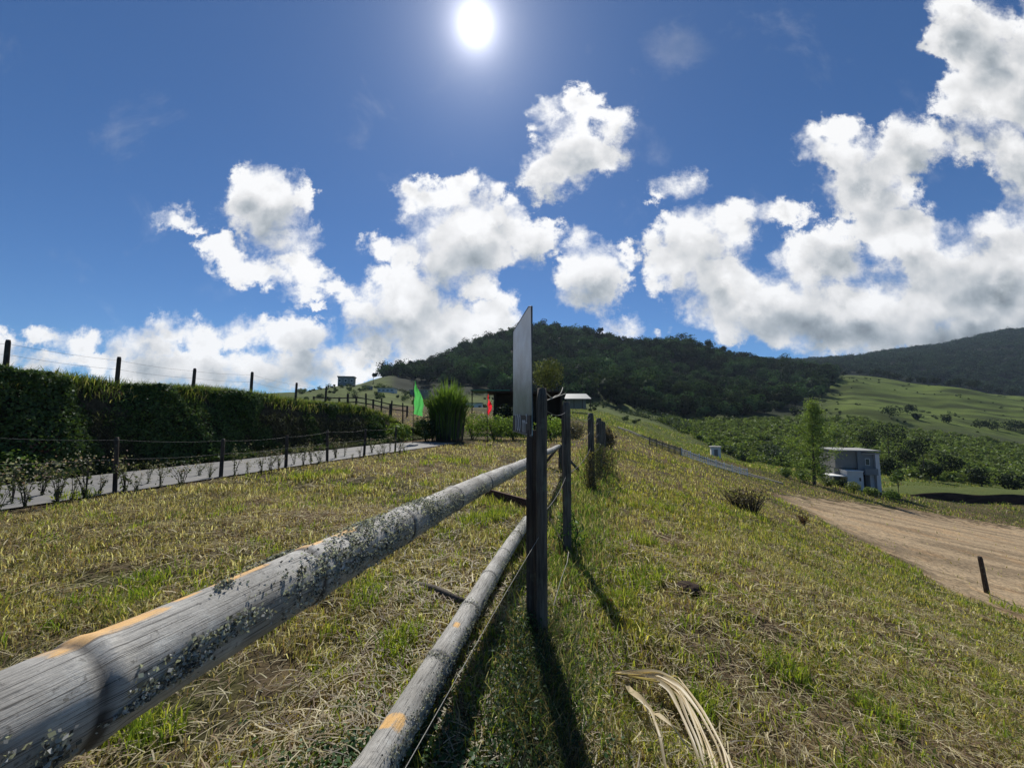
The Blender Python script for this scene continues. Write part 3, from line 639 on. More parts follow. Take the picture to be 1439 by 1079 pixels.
for i, x in enumerate([1150,1172,1190,1212,1236,1252,1266,1283,1300,1318,1337,1352,1371,1392,1410,1428]):
    ORD = ['first', 'second', 'third', 'fourth', 'fifth', 'sixth', 'seventh', 'eighth', 'ninth', 'tenth', 'eleventh', 'twelfth', 'thirteenth', 'fourteenth', 'fifteenth', 'last']
    q = np.linspace(300, 420, 60); zq = gz((x - CX) / F * q, q); Yd = float(q[np.argmax((zq - EYE) / q)]) + 5 + 8 * random.random(); X0 = xat(x, Yd)
    r_ = (3.6 + 3.0 * random.random() ** 2) * (1 if i > 3 else .8); zg_ = G(X0, Yd); H_ = r_ * 1.1
    tree('ridge_tree', (X0, Yd, zg_), H_ + r_ * .4, H_, r_, ORD[i] + ' dark tree from the left along the crest of the pasture ridge', 'tree', 'trees along the pasture ridge', (.024, .036, .016), 8, 60, .9, .3, .75, m=M_FARLEAF, limbs=3)
for i, (x, y, rp) in enumerate([(1135, 588, 9), (1118, 600, 10), (1250, 604, 12), (1290, 583, 8), (1330, 590, 9), (1375, 596, 10), (1400, 602, 14), (1425, 600, 13), (1432, 612, 12), (1275, 607, 11), (1100, 592, 11)]):
    Yd = 205 + i * 2; X0 = xat(x, Yd); r_ = rp / F * Yd * .9; zg_ = G(X0, Yd); zc = zg_ + r_ * .6
    tree('pasture_bush', (X0, Yd, zg_), zc - zg_ + r_ * .4, zc - zg_, r_, 'dark bush at the foot of the ridge pasture, ' + ['third', 'second', 'fourth', 'sixth', 'seventh', 'eighth', 'ninth', 'tenth', 'last', 'fifth', 'first'][i] + ' from the left', 'bush', 'bushes at the foot of the ridge pasture', (.03, .048, .02), 7, 50, .7, .16, .7, m=M_FARLEAF, limbs=3)

# the tall airy tree beside the house
b = hit(1138, 682, 40, 80); b.y = 50; b.x = xat(1138, 50); b.z = G(b.x, 50)
H_ = zat(1140, 560, 50) - b.z
root = empty('feathery_tree', b, 'tall slender light green tree with airy foliage left of the grey house', 'tree')
t = MB(); t.tube([(0, 0, -.2), (.15, 0, H_ * .3), (.3, .1, H_ * .6), (.5, 0, H_ * .95)], [.2, .16, .1, .03], 7, (.2, .2, .15))
pts = []
for k in range(26):
    z0 = H_ * (.05 + .9 * k / 26); a = k * 2.4; L = 3.9 * (1.03 - k / 26) ** 1.1 * (.15 + .95 * random.random() ** 1.3) + .25
    o0 = Vector((.1 + .4 * z0 / H_, 0, z0)); e = o0 + Vector((math.cos(a) * L, math.sin(a) * L, L * .75)); t.tube([o0, e], [.05, .015], 4, (.2, .2, .15))
    for s_ in range(5): pts.append(o0.lerp(e, .35 + .17 * s_))
t.build('trunk', M_BARK, root)
pts = np.array([tuple(p) for p in pts]); nper = 60; PP = np.repeat(pts, nper, 0) + rng.normal(0, .36, (len(pts) * nper, 3))
V, Fs, c = leafquads(PP, sph(len(PP)), .16 + .12 * rng.random(len(PP)), np.array([.19, .26, .06]) * (.5 + 1.0 * rng.random((len(PP), 1))), .5, .8)
mesh_from('crown', V, Fs, M_LEAF, c, root)

# ------------------------------------------------------------------ the old bamboo pole fence in the foreground
def m_bamboo():
    def b(n):
        t = attr(n, 'tuv', 'Vector'); sp = n.n('ShaderNodeSeparateXYZ'); n.put(sp.inputs[0], t)
        mp = n.n('ShaderNodeMapping'); n.put(mp.inputs[0], t); mp.inputs['Scale'].default_value = (1, 1, .03)
        fib = n.noise(mp.outputs[0], 70, 6, .7); g = n.n('ShaderNodeTexCoord').outputs['Object']
        a = n.noise(g, 14, 7, .7); a2 = n.noise(g, 55, 5, .65); a3 = n.noise(g, 3.5, 4, .5)
        c = n.mix(n.step(fib, .3, .72), (.23, .222, .20), (.56, .54, .49))
        c = n.mix(n.m('MULTIPLY', n.step(a, .50, .66), .55), c, (.66, .66, .61))
        c = n.mix(n.m('MULTIPLY', n.step(a3, .5, .68), .55), c, (.14, .13, .11))
        c = n.mix(n.m('MULTIPLY', n.step(a2, .60, .68), .7), c, (.075, .07, .062))
        mp2 = n.n('ShaderNodeMapping'); n.put(mp2.inputs[0], t); mp2.inputs['Scale'].default_value = (1, 1, .012)
        crack = n.step(n.noise(mp2.outputs[0], 42, 2, .5), .60, .615)
        c = n.mix(n.m('MULTIPLY', crack, .8), c, (.03, .027, .022))
        p = attr(n, 'paint', 'Fac'); pm = n.step(n.m('MULTIPLY', p, n.m('ADD', 1.0, n.m('MULTIPLY', n.m('SUBTRACT', n.m('ADD', n.m('MULTIPLY', fib, .6), n.m('MULTIPLY', a, .4)), .52), 5.5))), .40, .85)
        c = n.mix(n.m('MULTIPLY', pm, .78), c, (.80, .44, .10))
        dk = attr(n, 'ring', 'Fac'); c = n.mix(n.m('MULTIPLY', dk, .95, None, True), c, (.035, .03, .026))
        h = n.m('ADD', n.m('MULTIPLY', fib, .7), n.m('SUBTRACT', n.m('MULTIPLY', a2, .5), n.m('MULTIPLY', crack, 1.0)))
        return princ(n, c, .62, .4, 0, h, .6, .005)
    return mat('weathered_bamboo', b)
M_BAM = m_bamboo()
def pole(name, pts, r0, r1, nodes, paint, parent, seg=56, dens=170, sag=.0):
    """bamboo pole along a straight line with node rings, painted marks and dents; paint = [(y0, y1, angle, halfwidth)]"""
    A, B = np.array(pts[0], float), np.array(pts[1], float); L = np.linalg.norm(B - A); m_ = int(L * dens)
    s = (np.linspace(0, 1, m_) ** 1.5); ax = (B - A) / L; side = np.array([ax[1], -ax[0], 0]); side /= np.linalg.norm(side); upv = np.cross(side, ax)
    Cn = A + (B - A) * s[:, None] + upv * (sag * np.sin(s * math.pi))[:, None] + side * (.012 * np.sin(s * L * 1.3))[:, None]
    yy = Cn[:, 1]; an = np.arange(seg) / seg * 2 * math.pi
    rad = r0 + (r1 - r0) * s; nd = np.zeros(m_); bulge = np.zeros(m_)
    for q in nodes:
        d = (yy - q) * np.linalg.norm(B - A) / abs(B[1] - A[1]); bulge += .0034 * np.exp(-(d / .013) ** 2) - .0022 * np.exp(-((d + .024) / .008) ** 2) + .002 * np.exp(-(d / .06) ** 2)
        nd = np.maximum(nd, np.exp(-((d + .022) / .009) ** 2))
    rr = rad[:, None] + bulge[:, None] + (fbm(np.cos(an)[None] * 2 + s[:, None] * L * 1.1 + 9, np.sin(an)[None] * 2 + s[:, None] * L * .7, 3) - .5) * .006
    V = Cn[:, None] + rr[..., None] * (np.cos(an)[None, :, None] * side + np.sin(an)[None, :, None] * upv)
    pa = np.zeros((m_, seg))
    for (y0, y1, ac, hw) in paint:
        da = np.abs((an - R(ac) + math.pi) % (2 * math.pi) - math.pi)
        pa = np.maximum(pa, (sst(y0 - .02, y0 + .015, yy) * sst(y1 + .02, y1 - .015, yy))[:, None] * sst(R(hw) * 1.5, R(hw) * .6, da)[None])
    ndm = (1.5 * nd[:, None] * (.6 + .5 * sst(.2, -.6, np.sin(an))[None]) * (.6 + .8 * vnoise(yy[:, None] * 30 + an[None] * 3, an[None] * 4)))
    tu = np.stack([np.broadcast_to(np.cos(an), (m_, seg)), np.broadcast_to(np.sin(an), (m_, seg)), np.broadcast_to((s * L / .07)[:, None], (m_, seg))], -1)
    idx = np.arange(m_ * seg).reshape(m_, seg); nx = np.roll(idx, -1, 1)
    Fs = np.stack([idx[:-1], nx[:-1], nx[1:], idx[1:]], -1).reshape(-1, 4)
    # closed ends: a hollow-looking cut (inner ring and a recessed disc)
    Vv = V.reshape(-1, 3); tuv = tu.reshape(-1, 3); pv = pa.ravel(); nv = np.clip(ndm.ravel(), 0, 1); k = len(Vv); ex = []; ef = []
    for e, sg in ((0, 1), (m_ - 1, -1)):
        inner = Cn[e] + (V[e] - Cn[e]) * .82; deep = inner + ax * sg * .07; b0 = k + len(ex) * seg
        ex += [inner, deep, np.broadcast_to(Cn[e] + ax * sg * .07, (seg, 3))]
        o_ = idx[e]; i_ = np.arange(seg) + b0; d_ = i_ + seg; c_ = d_ + seg
        for p_, q_ in ((o_, i_), (i_, d_), (d_, c_)): ef.append(np.stack([p_, np.roll(p_, -1), np.roll(q_, -1), q_], -1))
    ne = len(ex) * seg; Vv = np.concatenate([Vv] + ex); Fs = np.concatenate([Fs] + ef)
    tuv = np.concatenate([tuv, np.tile([3., 3., 3.], (ne, 1))]); pv = np.concatenate([pv, np.zeros(ne)]); nv = np.concatenate([nv, np.full(ne, .6)])
    o = mesh_from(name, Vv, Fs, M_BAM, None, parent, True, tuv, {'paint': pv, 'ring': nv})
    o['_'] = 0; del o['_']; return o, Cn, rad, side, upv
def lichen(parent, Cn, rad, side, upv, patches, per=1500, size=.0062):
    """crusty grey lichen: crumpled flakes standing on the bark; patches = [(y, spread along, angle, angle spread, amount)]"""
    PP = []; NN = []; SS = []
    for (y, sy, ac, sa, am) in patches:
        n = int(per * am * .62); yy = y + rng.normal(0, sy * .5, n); a = R(ac) + rng.normal(0, R(sa) * .5, n)
        keep = vnoise(yy * 45, a * 7) > .38; yy, a = yy[keep], a[keep]
        i = np.clip(np.searchsorted(Cn[:, 1], yy), 0, len(Cn) - 1)
        nn = np.cos(a)[:, None] * side + np.sin(a)[:, None] * upv; PP.append(Cn[i] + nn * (rad[i] + .003 + .006 * rng.random(len(a)))[:, None] + (yy - Cn[i][:, 1])[:, None] * np.array([.17, 1, 0])); NN.append(nn)
    PP = np.concatenate(PP); NN = np.concatenate(NN); n = len(PP)
    c = np.where((rng.random(n) < .62)[:, None], np.array([.50, .51, .50]), np.array([.13, .13, .125])) * (.55 + .6 * rng.random((n, 1)))
    V, Fs, cc_ = leafquads(PP, NN, size * (.5 + rng.random(n) * 1.1), c, .8, .9)
    o = mesh_from('lichen', V, Fs, M_LICH, cc_, None); o.parent = parent; o.matrix_parent_inverse = Matrix.Identity(4); return o
M_LICH = m_leaf('lichen_crust', .35, .0, .8)
def rail_x(Y): return -.74 + .1765 * Y
fen = empty('bamboo_fence', (0, 0, 0), 'old fence of weathered grey bamboo poles with lichen and yellow paint marks in the foreground', 'fence')
up_nodes = [-.15, .595, 1.06, 1.62, 2.3, 3.05, 3.9, 4.8, 5.8, 6.9, 8.1, 9.4, 10.8]
z1 = lambda Y: EYE - .368 - .049 * Y
z2 = lambda Y: EYE - 1.135 - .05 * Y
o, Cn, rd, sd, uvv = pole('rail', [(rail_x(-.7), -.7, z1(-.7)), (rail_x(13.2), 13.2, z1(13.2))], 0.072, .060, up_nodes,
     [(.545, .70, 98, 20), (.72, .77, 104, 13), (.79, .93, 102, 17), (1.04, 1.13, 102, 17), (1.17, 1.29, 100, 24)], fen, dens=120)
o['label'] = 'upper pole painted with yellow dashes along its top'
lichen(o, Cn, rd, sd, uvv, [(1.02,.16,15,45,1.6),(1.2,.16,30,60,2.0),(1.30,.08,95,30,1.0),(1.42,.14,50,90,1.6),(1.38,.2,0,40,1.2),(.74,.10,10,14,.8),(.68,.07,-4,14,.5),(.80,.04,80,12,.22),(.97,.10,118,14,.7),(1.75,.14,70,60,1.4),(1.85,.15,20,60,1.6),(2.1,.2,10,50,1.2),(2.7,.3,0,50,.8),(3.6,.5,0,60,.8),(.52,.03,-20,30,.3),(.47,.02,0,24,.2),(.62,.05,-14,5,.2)])
o, Cn, rd, sd, uvv = pole('rail', [(rail_x(.2), .2, z2(.2)), (rail_x(5.35), 5.35, z2(5.35))], .066, .066, [.75, 1.35, 2.05, 2.62, 3.2, 3.82, 4.5],
     [(1.52, 1.60, 88, 40), (2.28, 2.34, 80, 16)], fen)
o['label'] = 'lower pole resting almost on the grass'
lichen(o, Cn, rd, sd, uvv, [(1.4,.2,20,30,1.5),(1.7,.2,12,40,1.6),(2.0,.15,0,50,1.0),(2.0,.03,80,90,.5),(2.3,.2,10,30,1),(2.6,.06,40,70,.5),(3.0,.4,5,40,1.0),(3.6,.4,20,50,.8),(4.6,.5,60,60,1.5),(5.0,.3,120,60,.9)])
o, Cn, rd, sd, uvv = pole('rail', [(xat(752, 7.2), 7.2, zat(752, 722, 7.2)), (xat(791, 13.5), 13.5, zat(791, 668, 13.5))], .075, .07, [8.2, 9.4, 10.8], [], fen, 24, 40)
lichen(o, Cn, rd, sd, uvv, [(8.5,.6,60,80,.4),(10.5,.6,60,80,.4)], size=.02)
t = MB()
pe = Vector((xat(787, 13.3), 13.3, 0)); pe.z = G(pe.x, pe.y)
t.tube([pe - Vector((0, 0, .3)), pe + Vector((.02, 0, .5)), pe + Vector((0, 0, .82))], .085, 12, (.2, .19, .17)); reloc(t.build('post', M_POST, None, smooth=True), fen)
t = MB(); t.tube([pe + Vector((-.6, .35, .02)), pe + Vector((-.1, .1, .70))], .05, 8); t.tube([pe + Vector((.55, -.5, .0)), pe + Vector((.05, 0, .60))], .045, 8); reloc(t.build('brace', M_POST, None, smooth=True), fen)
# pieces lying by the poles
a, b_ = hit(572, 822), hit(655, 858)
root = empty('fallen_branch', a, 'short grey branch lying on the grass against the lower bamboo pole', 'branch')
t = MB(); t.tube([a + Vector((0, 0, .03)), a.lerp(b_, .5) + Vector((0, 0, .06)), b_ + Vector((0, 0, .05))], [.018, .026, .022], 9, (.2, .2, .18), .2)
reloc(t.build('stem', M_POST, None, smooth=True), root); t = MB(); t.tube([a.lerp(b_, .4) + Vector((0, 0, .05)), a.lerp(b_, .3) + Vector((-.05, .15, .03))], [.012, .004], 6); reloc(t.build('twig', M_POST, None), root)
a, b_ = hit(684, 703), hit(741, 716)
t = MB(); d_ = (b_ - a); t.box(((a + b_) / 2) + Vector((0, 0, .09)), (d_.length * 1.05, .05, .22), math.atan2(d_.y, d_.x)); t.box(((a + b_) / 2) + Vector((-.05, .035, .06)), (d_.length * .8, .02, .10), math.atan2(d_.y, d_.x) + .05)
o = t.build('board', m_wood('red_brown_board', (.035, .018, .014), (.12, .06, .045), (2, 30, 30)), None, ((a + b_) / 2), bevel=.006); tag(o, 'dark red brown board standing on edge between the two bamboo poles', 'board')

# ------------------------------------------------------------------ posts: sign, wire fence on the crest
def rough_post(mb, base, height, r, lean=(0, 0), seg=18, square=False, twist=0):
    n = 26; zs = np.linspace(-.3, height, n); a = np.arange(seg) / seg * 2 * math.pi + twist
    V = []
    for i, z in enumerate(zs):
        k = z / height; rr = r * (1.04 - .10 * k) * (1 + .07 * (fbm(np.cos(a) * 1.5 + 7 * base[0], np.sin(a) * 1.5 + z * 1.2, 3) - .5) * 3)
        if square: rr = rr * 1.12 / np.maximum(np.abs(np.cos(a - twist)), np.abs(np.sin(a - twist))) ** .85
        if i == n - 1: rr = rr * .78
        V.append(np.stack([base[0] + lean[0] * k + np.cos(a) * rr, base[1] + lean[1] * k + np.sin(a) * rr, np.full(seg, base[2] + z + (.012 if i == n - 1 else 0))], 1))
    V = np.concatenate(V); Fs = [(i * seg + j, i * seg + (j + 1) % seg, (i + 1) * seg + (j + 1) % seg, (i + 1) * seg + j) for i in range(n - 1) for j in range(seg)]
    Fs.append(tuple(range((n - 1) * seg, n * seg))); mb.add(V, Fs, (.2, .18, .15))
def fx(Y): return -.42 + .24 * Y
wf = empty('wire_fence', (fx(2.45), 2.45, G(fx(2.45), 2.45)), 'line of weathered round posts with sagging wire running up the grassy crest', 'fence')
posts = [(xat(759.5, 2.47), 2.47, 548, .035, 'near round topped post beside the metal sign'), (xat(795, 4.25), 4.25, 566, .046, None), (xat(829.5, 9.0), 9.0, 581, .075, None), (xat(841, 11.0), 11.0, 588, .085, None), (xat(845, 13.5), 13.5, 592, .085, None), (xat(848, 17), 17, 593, .08, None)]
tops = []
for X_, Y_, yt, r_, lab in posts:
    zb = G(X_, Y_); H_ = zat(759, yt, Y_) - zb; t = MB(); rough_post(t, (X_, Y_, zb), H_, r_, (.01, .0)); o = reloc(t.build('post', M_POST, None, smooth=True), wf)
    if lab: o['label'] = lab
    tops.append(Vector((X_, Y_, zb + H_)))
t = MB(); X_, Y_ = xat(791, 4.3), 4.3; t.tube([(X_, Y_, G(X_, Y_)), (X_ - .01, Y_, zat(791, 545, Y_))], .010, 6); reloc(t.build('stake', M_DARKPOST, None), wf)
def wire(mb, a, b, sag, r=.0022, n=14, wig=.0):
    a = Vector(a); b = Vector(b); pts = []
    for i in range(n + 1):
        k = i / n; p = a.lerp(b, k) - Vector((0, 0, sag * 4 * k * (1 - k))); p += Vector((wig * math.sin(k * 9), 0, wig * math.cos(k * 13))); pts.append(p)
    mb.tube(pts, r, 5, (.3, .3, .28))
t = MB()
for i in range(len(tops) - 1):
    for dz in (.10, .42, .78):
        if i == 0 and dz == .42: continue
        wire(t, tops[i] - Vector((0, 0, dz)), tops[i + 1] - Vector((0, 0, dz)), .05 + .03 * i, .0025 + .0008 * i)
reloc(t.build('wire', M_WIRE, None), wf)
t = MB(); p0 = tops[0] + Vector((.03, 0, -.02)); p1 = Vector((xat(791, 4.2), 4.2, zat(791, 545, 4.2)))
wire(t, p0, p1, .06, .0045, 18, .006); wire(t, p0 - Vector((0, 0, .05)), Vector((xat(795, 4.2), 4.2, zat(795, 553, 4.2))), .0, .0035)
o = t.build('cord', M_PALEWIRE, None, p0); tag(o, 'pale cord strung loosely between the tops of the two nearest fence posts', 'cord')
a = px(757, 755, 2.42); e1 = px(690, 868, 1.72); e2 = px(566, 1085, 1.10)
t = MB(); t.tube([a, a.lerp(e1, .5) + Vector((.004, 0, .008)), e1, e1.lerp(e2, .5) + Vector((-.003, 0, -.005)), e2], .0011, 5); o = t.build('loose_wire', M_PALEWIRE, None, a); tag(o, 'thin pale wire hanging slack from the near post down beside the lower pole', 'wire')
a = px(799, 775, 3.4); t = MB(); t.tube([a, px(797, 790, 3.1), px(788, 815, 2.9), px(778, 850, 2.7)], .0022, 5); o = t.build('loose_wire', M_PALEWIRE, None, a); tag(o, 'short curved wire end dangling to the right of the near post', 'wire')

# sign plate on its own square post
sp_ = Vector((xat(747.5, 2.56), 2.56, 0)); sp_.z = G(sp_.x, sp_.y)
sg = empty('sign', sp_, 'tall unlit metal sign plate seen nearly edge on, fixed to a dark square post', 'sign')
t = MB(); rough_post(t, tuple(sp_), zat(747, 607, 2.56) - sp_.z, .026, (0, 0), 24, True, R(40)); o = reloc(t.build('post', M_DARKPOST, None, smooth=False), sg)
A = px(748.5, 560, 2.47); A.z = 0; B = px(722.0, 560, 3.27); B.z = 0
d_ = (B - A).normalized(); nrm = Vector((-d_.y, d_.x, 0)); W_ = (B - A).length; zb_, zt_ = zat(748, 613, 2.47), zat(742, 428, 2.50)
if nrm.x > 0: nrm = -nrm
def m_plate():
    def b(n):
        g = n.n('ShaderNodeTexCoord').outputs['Object']; mp = n.n('ShaderNodeMapping'); n.put(mp.inputs[0], g); mp.inputs['Scale'].default_value = (2.5, 1.2, 1.6)
        a_ = n.noise(mp.outputs[0], 3, 6, .6); z = n.n('ShaderNodeSeparateXYZ'); n.put(z.inputs[0], g)
        c = n.mix(n.step(a_, .35, .7), (.10, .12, .14), (.30, .34, .38))
        return princ(n, c, n.m('ADD', .22, n.m('MULTIPLY', a_, .3)), .5, .85, a_, .15, .01)
    return mat('brushed_sheet_metal', b)
M_PLATE = m_plate(); th = .006
prof = [(0.0, zb_), (W_, zb_ + .004), (W_, zt_ - .012), (W_ * .30, zt_ + .002), (.10, zt_ + .004), (0, zt_ - .02)]
V = []; 
for s_ in (0, 1):
    for (q, z) in prof: p = A + d_ * q + nrm * (th * s_); V.append((p.x, p.y, z))
n = len(prof); Fs = [tuple(range(n)), tuple(range(2 * n - 1, n - 1, -1))] + [(i, (i + 1) % n, n + (i + 1) % n, n + i) for i in range(n)]
t = MB(); t.add(V, Fs, (.4, .4, .4)); reloc(t.build('plate', M_PLATE, None), sg)
t = MB()
ring = [A + d_ * q + nrm * .003 + Vector((0, 0, z)) for q, z in prof + prof[:1]]; t.tube(ring, .006, 6)
reloc(t.build('frame', m_plain('dark_frame', (.05, .055, .06), .5), None), sg)
t = MB(); pc = A + d_ * (W_ * .5) + nrm * (th + .0025); t.box(Vector((pc.x, pc.y, (zb_ + zat(748, 583, 2.47)) / 2 + .004)), (W_ * .94, .003, zat(748, 583, 2.47) - zb_ - .012), math.atan2(d_.y, d_.x)); reloc(t.build('dark_band', m_plain('dark_band', (.02, .02, .025), .6), None), sg)
cu = bpy.data.curves.new('lettering', 'FONT'); cu.body = '100 m²'; cu.size = .19; cu.extrude = .001; cu.align_x = 'CENTER'; cu.align_y = 'CENTER'
lo = bpy.data.objects.new('lettering', cu); C.objects.link(lo); bpy.context.view_layer.update()
dg = bpy.context.evaluated_depsgraph_get(); me = bpy.data.meshes.new_from_object(lo.evaluated_get(dg)); bpy.data.objects.remove(lo)
lo = bpy.data.objects.new('lettering', me); C.objects.link(lo); me.materials.clear(); me.materials.append(m_plain('pale_paint', (.55, .55, .55), .7))
xdir = -d_ if nrm.cross(Vector((0, 0, 1))).dot(d_) > 0 else d_
zdir = Vector((0, 0, 1)); xdir = zdir.cross(nrm).normalized()
M_ = Matrix((xdir, zdir, nrm)).transposed().to_4x4(); pc2 = pc + nrm * .003; M_.translation = Vector((pc2.x, pc2.y, (zb_ + zat(748, 583, 2.47)) / 2 + .004)); me.transform(M_); reloc(lo, sg)

# ------------------------------------------------------------------ fences along the lane
def post_fence(name, label, plist, r, wires, m, wr=.003, group=None):
    root = empty(name, plist[0][0], label, 'fence', group); tp = []
    for (b, h) in plist:
        t = MB(); l = (random.uniform(-.04, .04), random.uniform(-.03, .03)); rough_post(t, tuple(b), h, r * random.uniform(.85, 1.15), l, 10); reloc(t.build('post', m, None, smooth=True), root); tp.append((Vector(b), h))
    for wz in wires:
        t = MB()
        for (a, ha), (b, hb_) in zip(tp[:-1], tp[1:]): wire(t, a + Vector((0, 0, ha * wz)), b + Vector((0, 0, hb_ * wz)), .035, wr, 6)
        reloc(t.build('wire', M_WIRE, None), root)
    return root
pl = []
for k, (x, yb_, yt) in enumerate([(-70, 712, 606), (20, 700, 612), (172, 692, 615), (317, 677, 617), (406, 663, 612), (463, 652, 605), (514, 643, 603), (557, 634, 600)]):
    u_ = 898 - x; Y_ = 5226 / u_; X_ = -9.66 + .33 * Y_
    if k == 1: continue
    zb = G(X_, Y_); pl.append(((X_, Y_, zb), zat(x, yt, Y_) - zb))
post_fence('lane_fence', 'low wire fence of grey wooden posts with dark weeds between the lane and the grass', pl, .04, (.96, .62, .3), M_DARKPOST, .002)
pl = []
for x, yt in [(-90, 470), (3, 478), (162, 502), (270, 518), (352, 523), (415, 538), (457, 543), (489, 553), (515, 553), (536, 560), (550, 563), (567, 566)]:
    u_ = 898 - x; Y_ = 7844 / u_; X_ = -14.5 + .33 * Y_; zb = G(X_, Y_); pl.append(((X_, Y_, zb), max(zat(x, yt, Y_) - zb, .4)))
post_fence('bank_top_fence', 'dark posts and thin wires standing against the sky on top of the hedge bank', pl, .05, (.9, .62, .34), M_DARKPOST, .003)

# weeds with pinkish seed heads along the lane fence
def weed(root, h, n=9, wide=.28, flower=.3):
    t = MB(); LP = []; FP = []
    for k in range(n):
        a = random.uniform(0, 6.28); L = h * random.uniform(.55, 1.0); e = Vector((math.cos(a) * wide * random.random(), math.sin(a) * wide * random.random(), L))
        mid = Vector((e.x * .3, e.y * .3, L * .5)); t.tube([(0, 0, -.03), mid, e], [.006, .005, .002], 4, (.07, .06, .04))
        for j in range(14):
            p = mid.lerp(e, random.random() ** .8) if j % 3 else Vector((0, 0, 0)).lerp(mid, random.random()); LP.append(p + Vector((random.gauss(0, .03), random.gauss(0, .03), random.gauss(0, .02))))
            if j % 4 == 0:
                for q in range(2): FP.append(e + Vector((random.gauss(0, .045), random.gauss(0, .045), random.gauss(-.02, .05))))
    t.build('stems', M_BARK, root)
    LP = np.array([tuple(p) for p in LP]); V, Fs, c = leafquads(LP, sph(len(LP)), .055 * (.6 + rng.random(len(LP))), np.array([.10, .12, .05]) * (.5 + rng.random((len(LP), 1))), .4, .8); mesh_from('leaves', V, Fs, M_LEAF, c, root)
    FP = np.array([tuple(p) for p in FP]); V, Fs, c = leafquads(FP, sph(len(FP)), .028 * (.6 + rng.random(len(FP))), np.where((rng.random(len(FP)) < flower)[:, None], np.array([.36, .24, .22]), np.array([.36, .34, .26])) * (.6 + .7 * rng.random((len(FP), 1))), .8, .9); mesh_from('seed_heads', V, Fs, M_LEAF, c, root)
proto = []
for k in range(34):
    x = [8,30,48,70,92,112,130,150,185,200,215,232,262,285,300,334,352,372,383,395,417,430,440,452,474,486,497,508,524,533,541,549,563,570][k]
    Y_ = 5226 / (898 - x) * random.uniform(.9, 1.10); X_ = xat(x, Y_); loc = (X_, Y_, G(X_, Y_))
    lab = ['first','second','third','fourth','fifth','sixth','seventh','eighth','ninth','tenth','eleventh','twelfth','thirteenth','fourteenth','fifteenth','sixteenth','seventeenth','eighteenth','nineteenth','twentieth','twenty first','twenty second','twenty third','twenty fourth','twenty fifth','twenty sixth','twenty seventh','twenty eighth','twenty ninth','thirtieth','thirty first','thirty second','thirty third','last'][k] + ' spindly seeding weed from the left along the lane fence'
    if k < 5:
        root = empty('weed', loc, lab, 'weed', 'weeds along the lane fence'); weed(root, .72, 6 + k, .30, .10 + .09 * k); proto.append(root)
    else:
        src = proto[k % 5]; root = src.copy(); C.objects.link(root); root.location = loc; root['label'] = lab; root.rotation_euler.z = random.random() * 6; s_ = random.uniform(.45, 1.15); root.scale = (s_, s_, s_ * random.uniform(.8, 1.1))
        for ch in list(src.children):
            c_ = ch.copy(); C.objects.link(c_); c_.parent = root
for (x, y, lab, pk) in [(45, 678, 'low bright green plant with pink leaves at the left on the far lane edge', .7), (88, 672, 'small reddish leaved bush below the hedge on the far lane edge', .9)]:
    b = hit(x, y); b.x -= .3; b.z = G(b.x, b.y); root = empty('verge_bush', b, lab, 'bush')
    V, Fs, c = crowns(np.array([[0, 0, .25]]), np.array([.5]), 9, 70, .07, np.array([[.10, .16, .03]]) if pk < .8 else np.array([[.17, .09, .07]]), .5, .5); mesh_from('leaves', V, Fs, M_LEAF, c, root)
    t = MB()
    for k in range(7): t.tube([(0, 0, -.05), (math.cos(k) * .35, math.sin(k) * .35, .35)], [.01, .004], 4)
    t.build('stems', M_BARK, root)

# ------------------------------------------------------------------ tall grass clump, flags
def clump(loc, H_, rad, label):
    root = empty('tall_grass_clump', loc, label, 'grass clump'); n = 1100; a = rng.random(n) * 6.283; q = np.sqrt(rng.random(n)) * rad * .55
    B_ = np.stack([np.cos(a) * q, np.sin(a) * q, 0 * a], 1); out = B_ / (rad * .55 + 1e-6); L = H_ * (.45 + .62 * rng.random(n)); start = rng.random(n) * .6 * L
    V = []; az = a + rng.normal(0, .7, n); dr = np.stack([np.cos(az), np.sin(az), 0 * az], 1); sd_ = np.stack([-np.sin(az), np.cos(az), 0 * az], 1)
    top = np.minimum(L, H_ * (1.05 - .35 * np.linalg.norm(out, axis=1) ** 2)); ks = [0, .25, .5, .75, 1]; arch = (.10 + .62 * rng.random(n) ** 1.3)
    for k in ks:
        z = start * (1 - k) + top * (k - .10 * k ** 3 * arch * 3); r_ = arch * rad * .9 * k ** 2
        c_ = B_ * (1 + .35 * k) + dr * r_[:, None]; c_[:, 2] = z; wd = .075 * (1 - k) ** .6 * (.6 + .5 * (k > 0)) + .003
        V += [c_ - sd_ * wd / 2, c_ + sd_ * wd / 2]
    V = np.stack(V, 1).reshape(-1, 3); i = (np.arange(n) * 10)[:, None, None]; Fs = (np.array([[0, 1, 3, 2], [2, 3, 5, 4], [4, 5, 7, 6], [6, 7, 9, 8]])[None] + i).reshape(-1, 4)
    col = np.array([.12, .19, .035]) * (.55 + .8 * rng.random((n, 1))); mesh_from('leaves', V, Fs, M_GRASS, np.repeat(col, 10, 0), root)
    t = MB()
    for k in range(150):
        a_ = random.random() * 6.283; q_ = math.sqrt(random.random()) * rad * .62; x_, y_ = math.cos(a_) * q_, math.sin(a_) * q_
        t.tube([(x_, y_, -.1), (x_ * 1.15, y_ * 1.15, H_ * .3), (x_ * 1.3, y_ * 1.3, H_ * random.uniform(.5, .75))], [.016, .014, .006], 4, (.06, .06, .03))
    t.build('stems', M_BARK, root); return root
Yc = 22.5; b = Vector((xat(629, Yc), Yc, 0)); b.z = G(b.x, Yc)
clump(b, zat(629, 527, Yc) - b.z, 1.45, 'tall dense clump of cane grass beside the green flag')
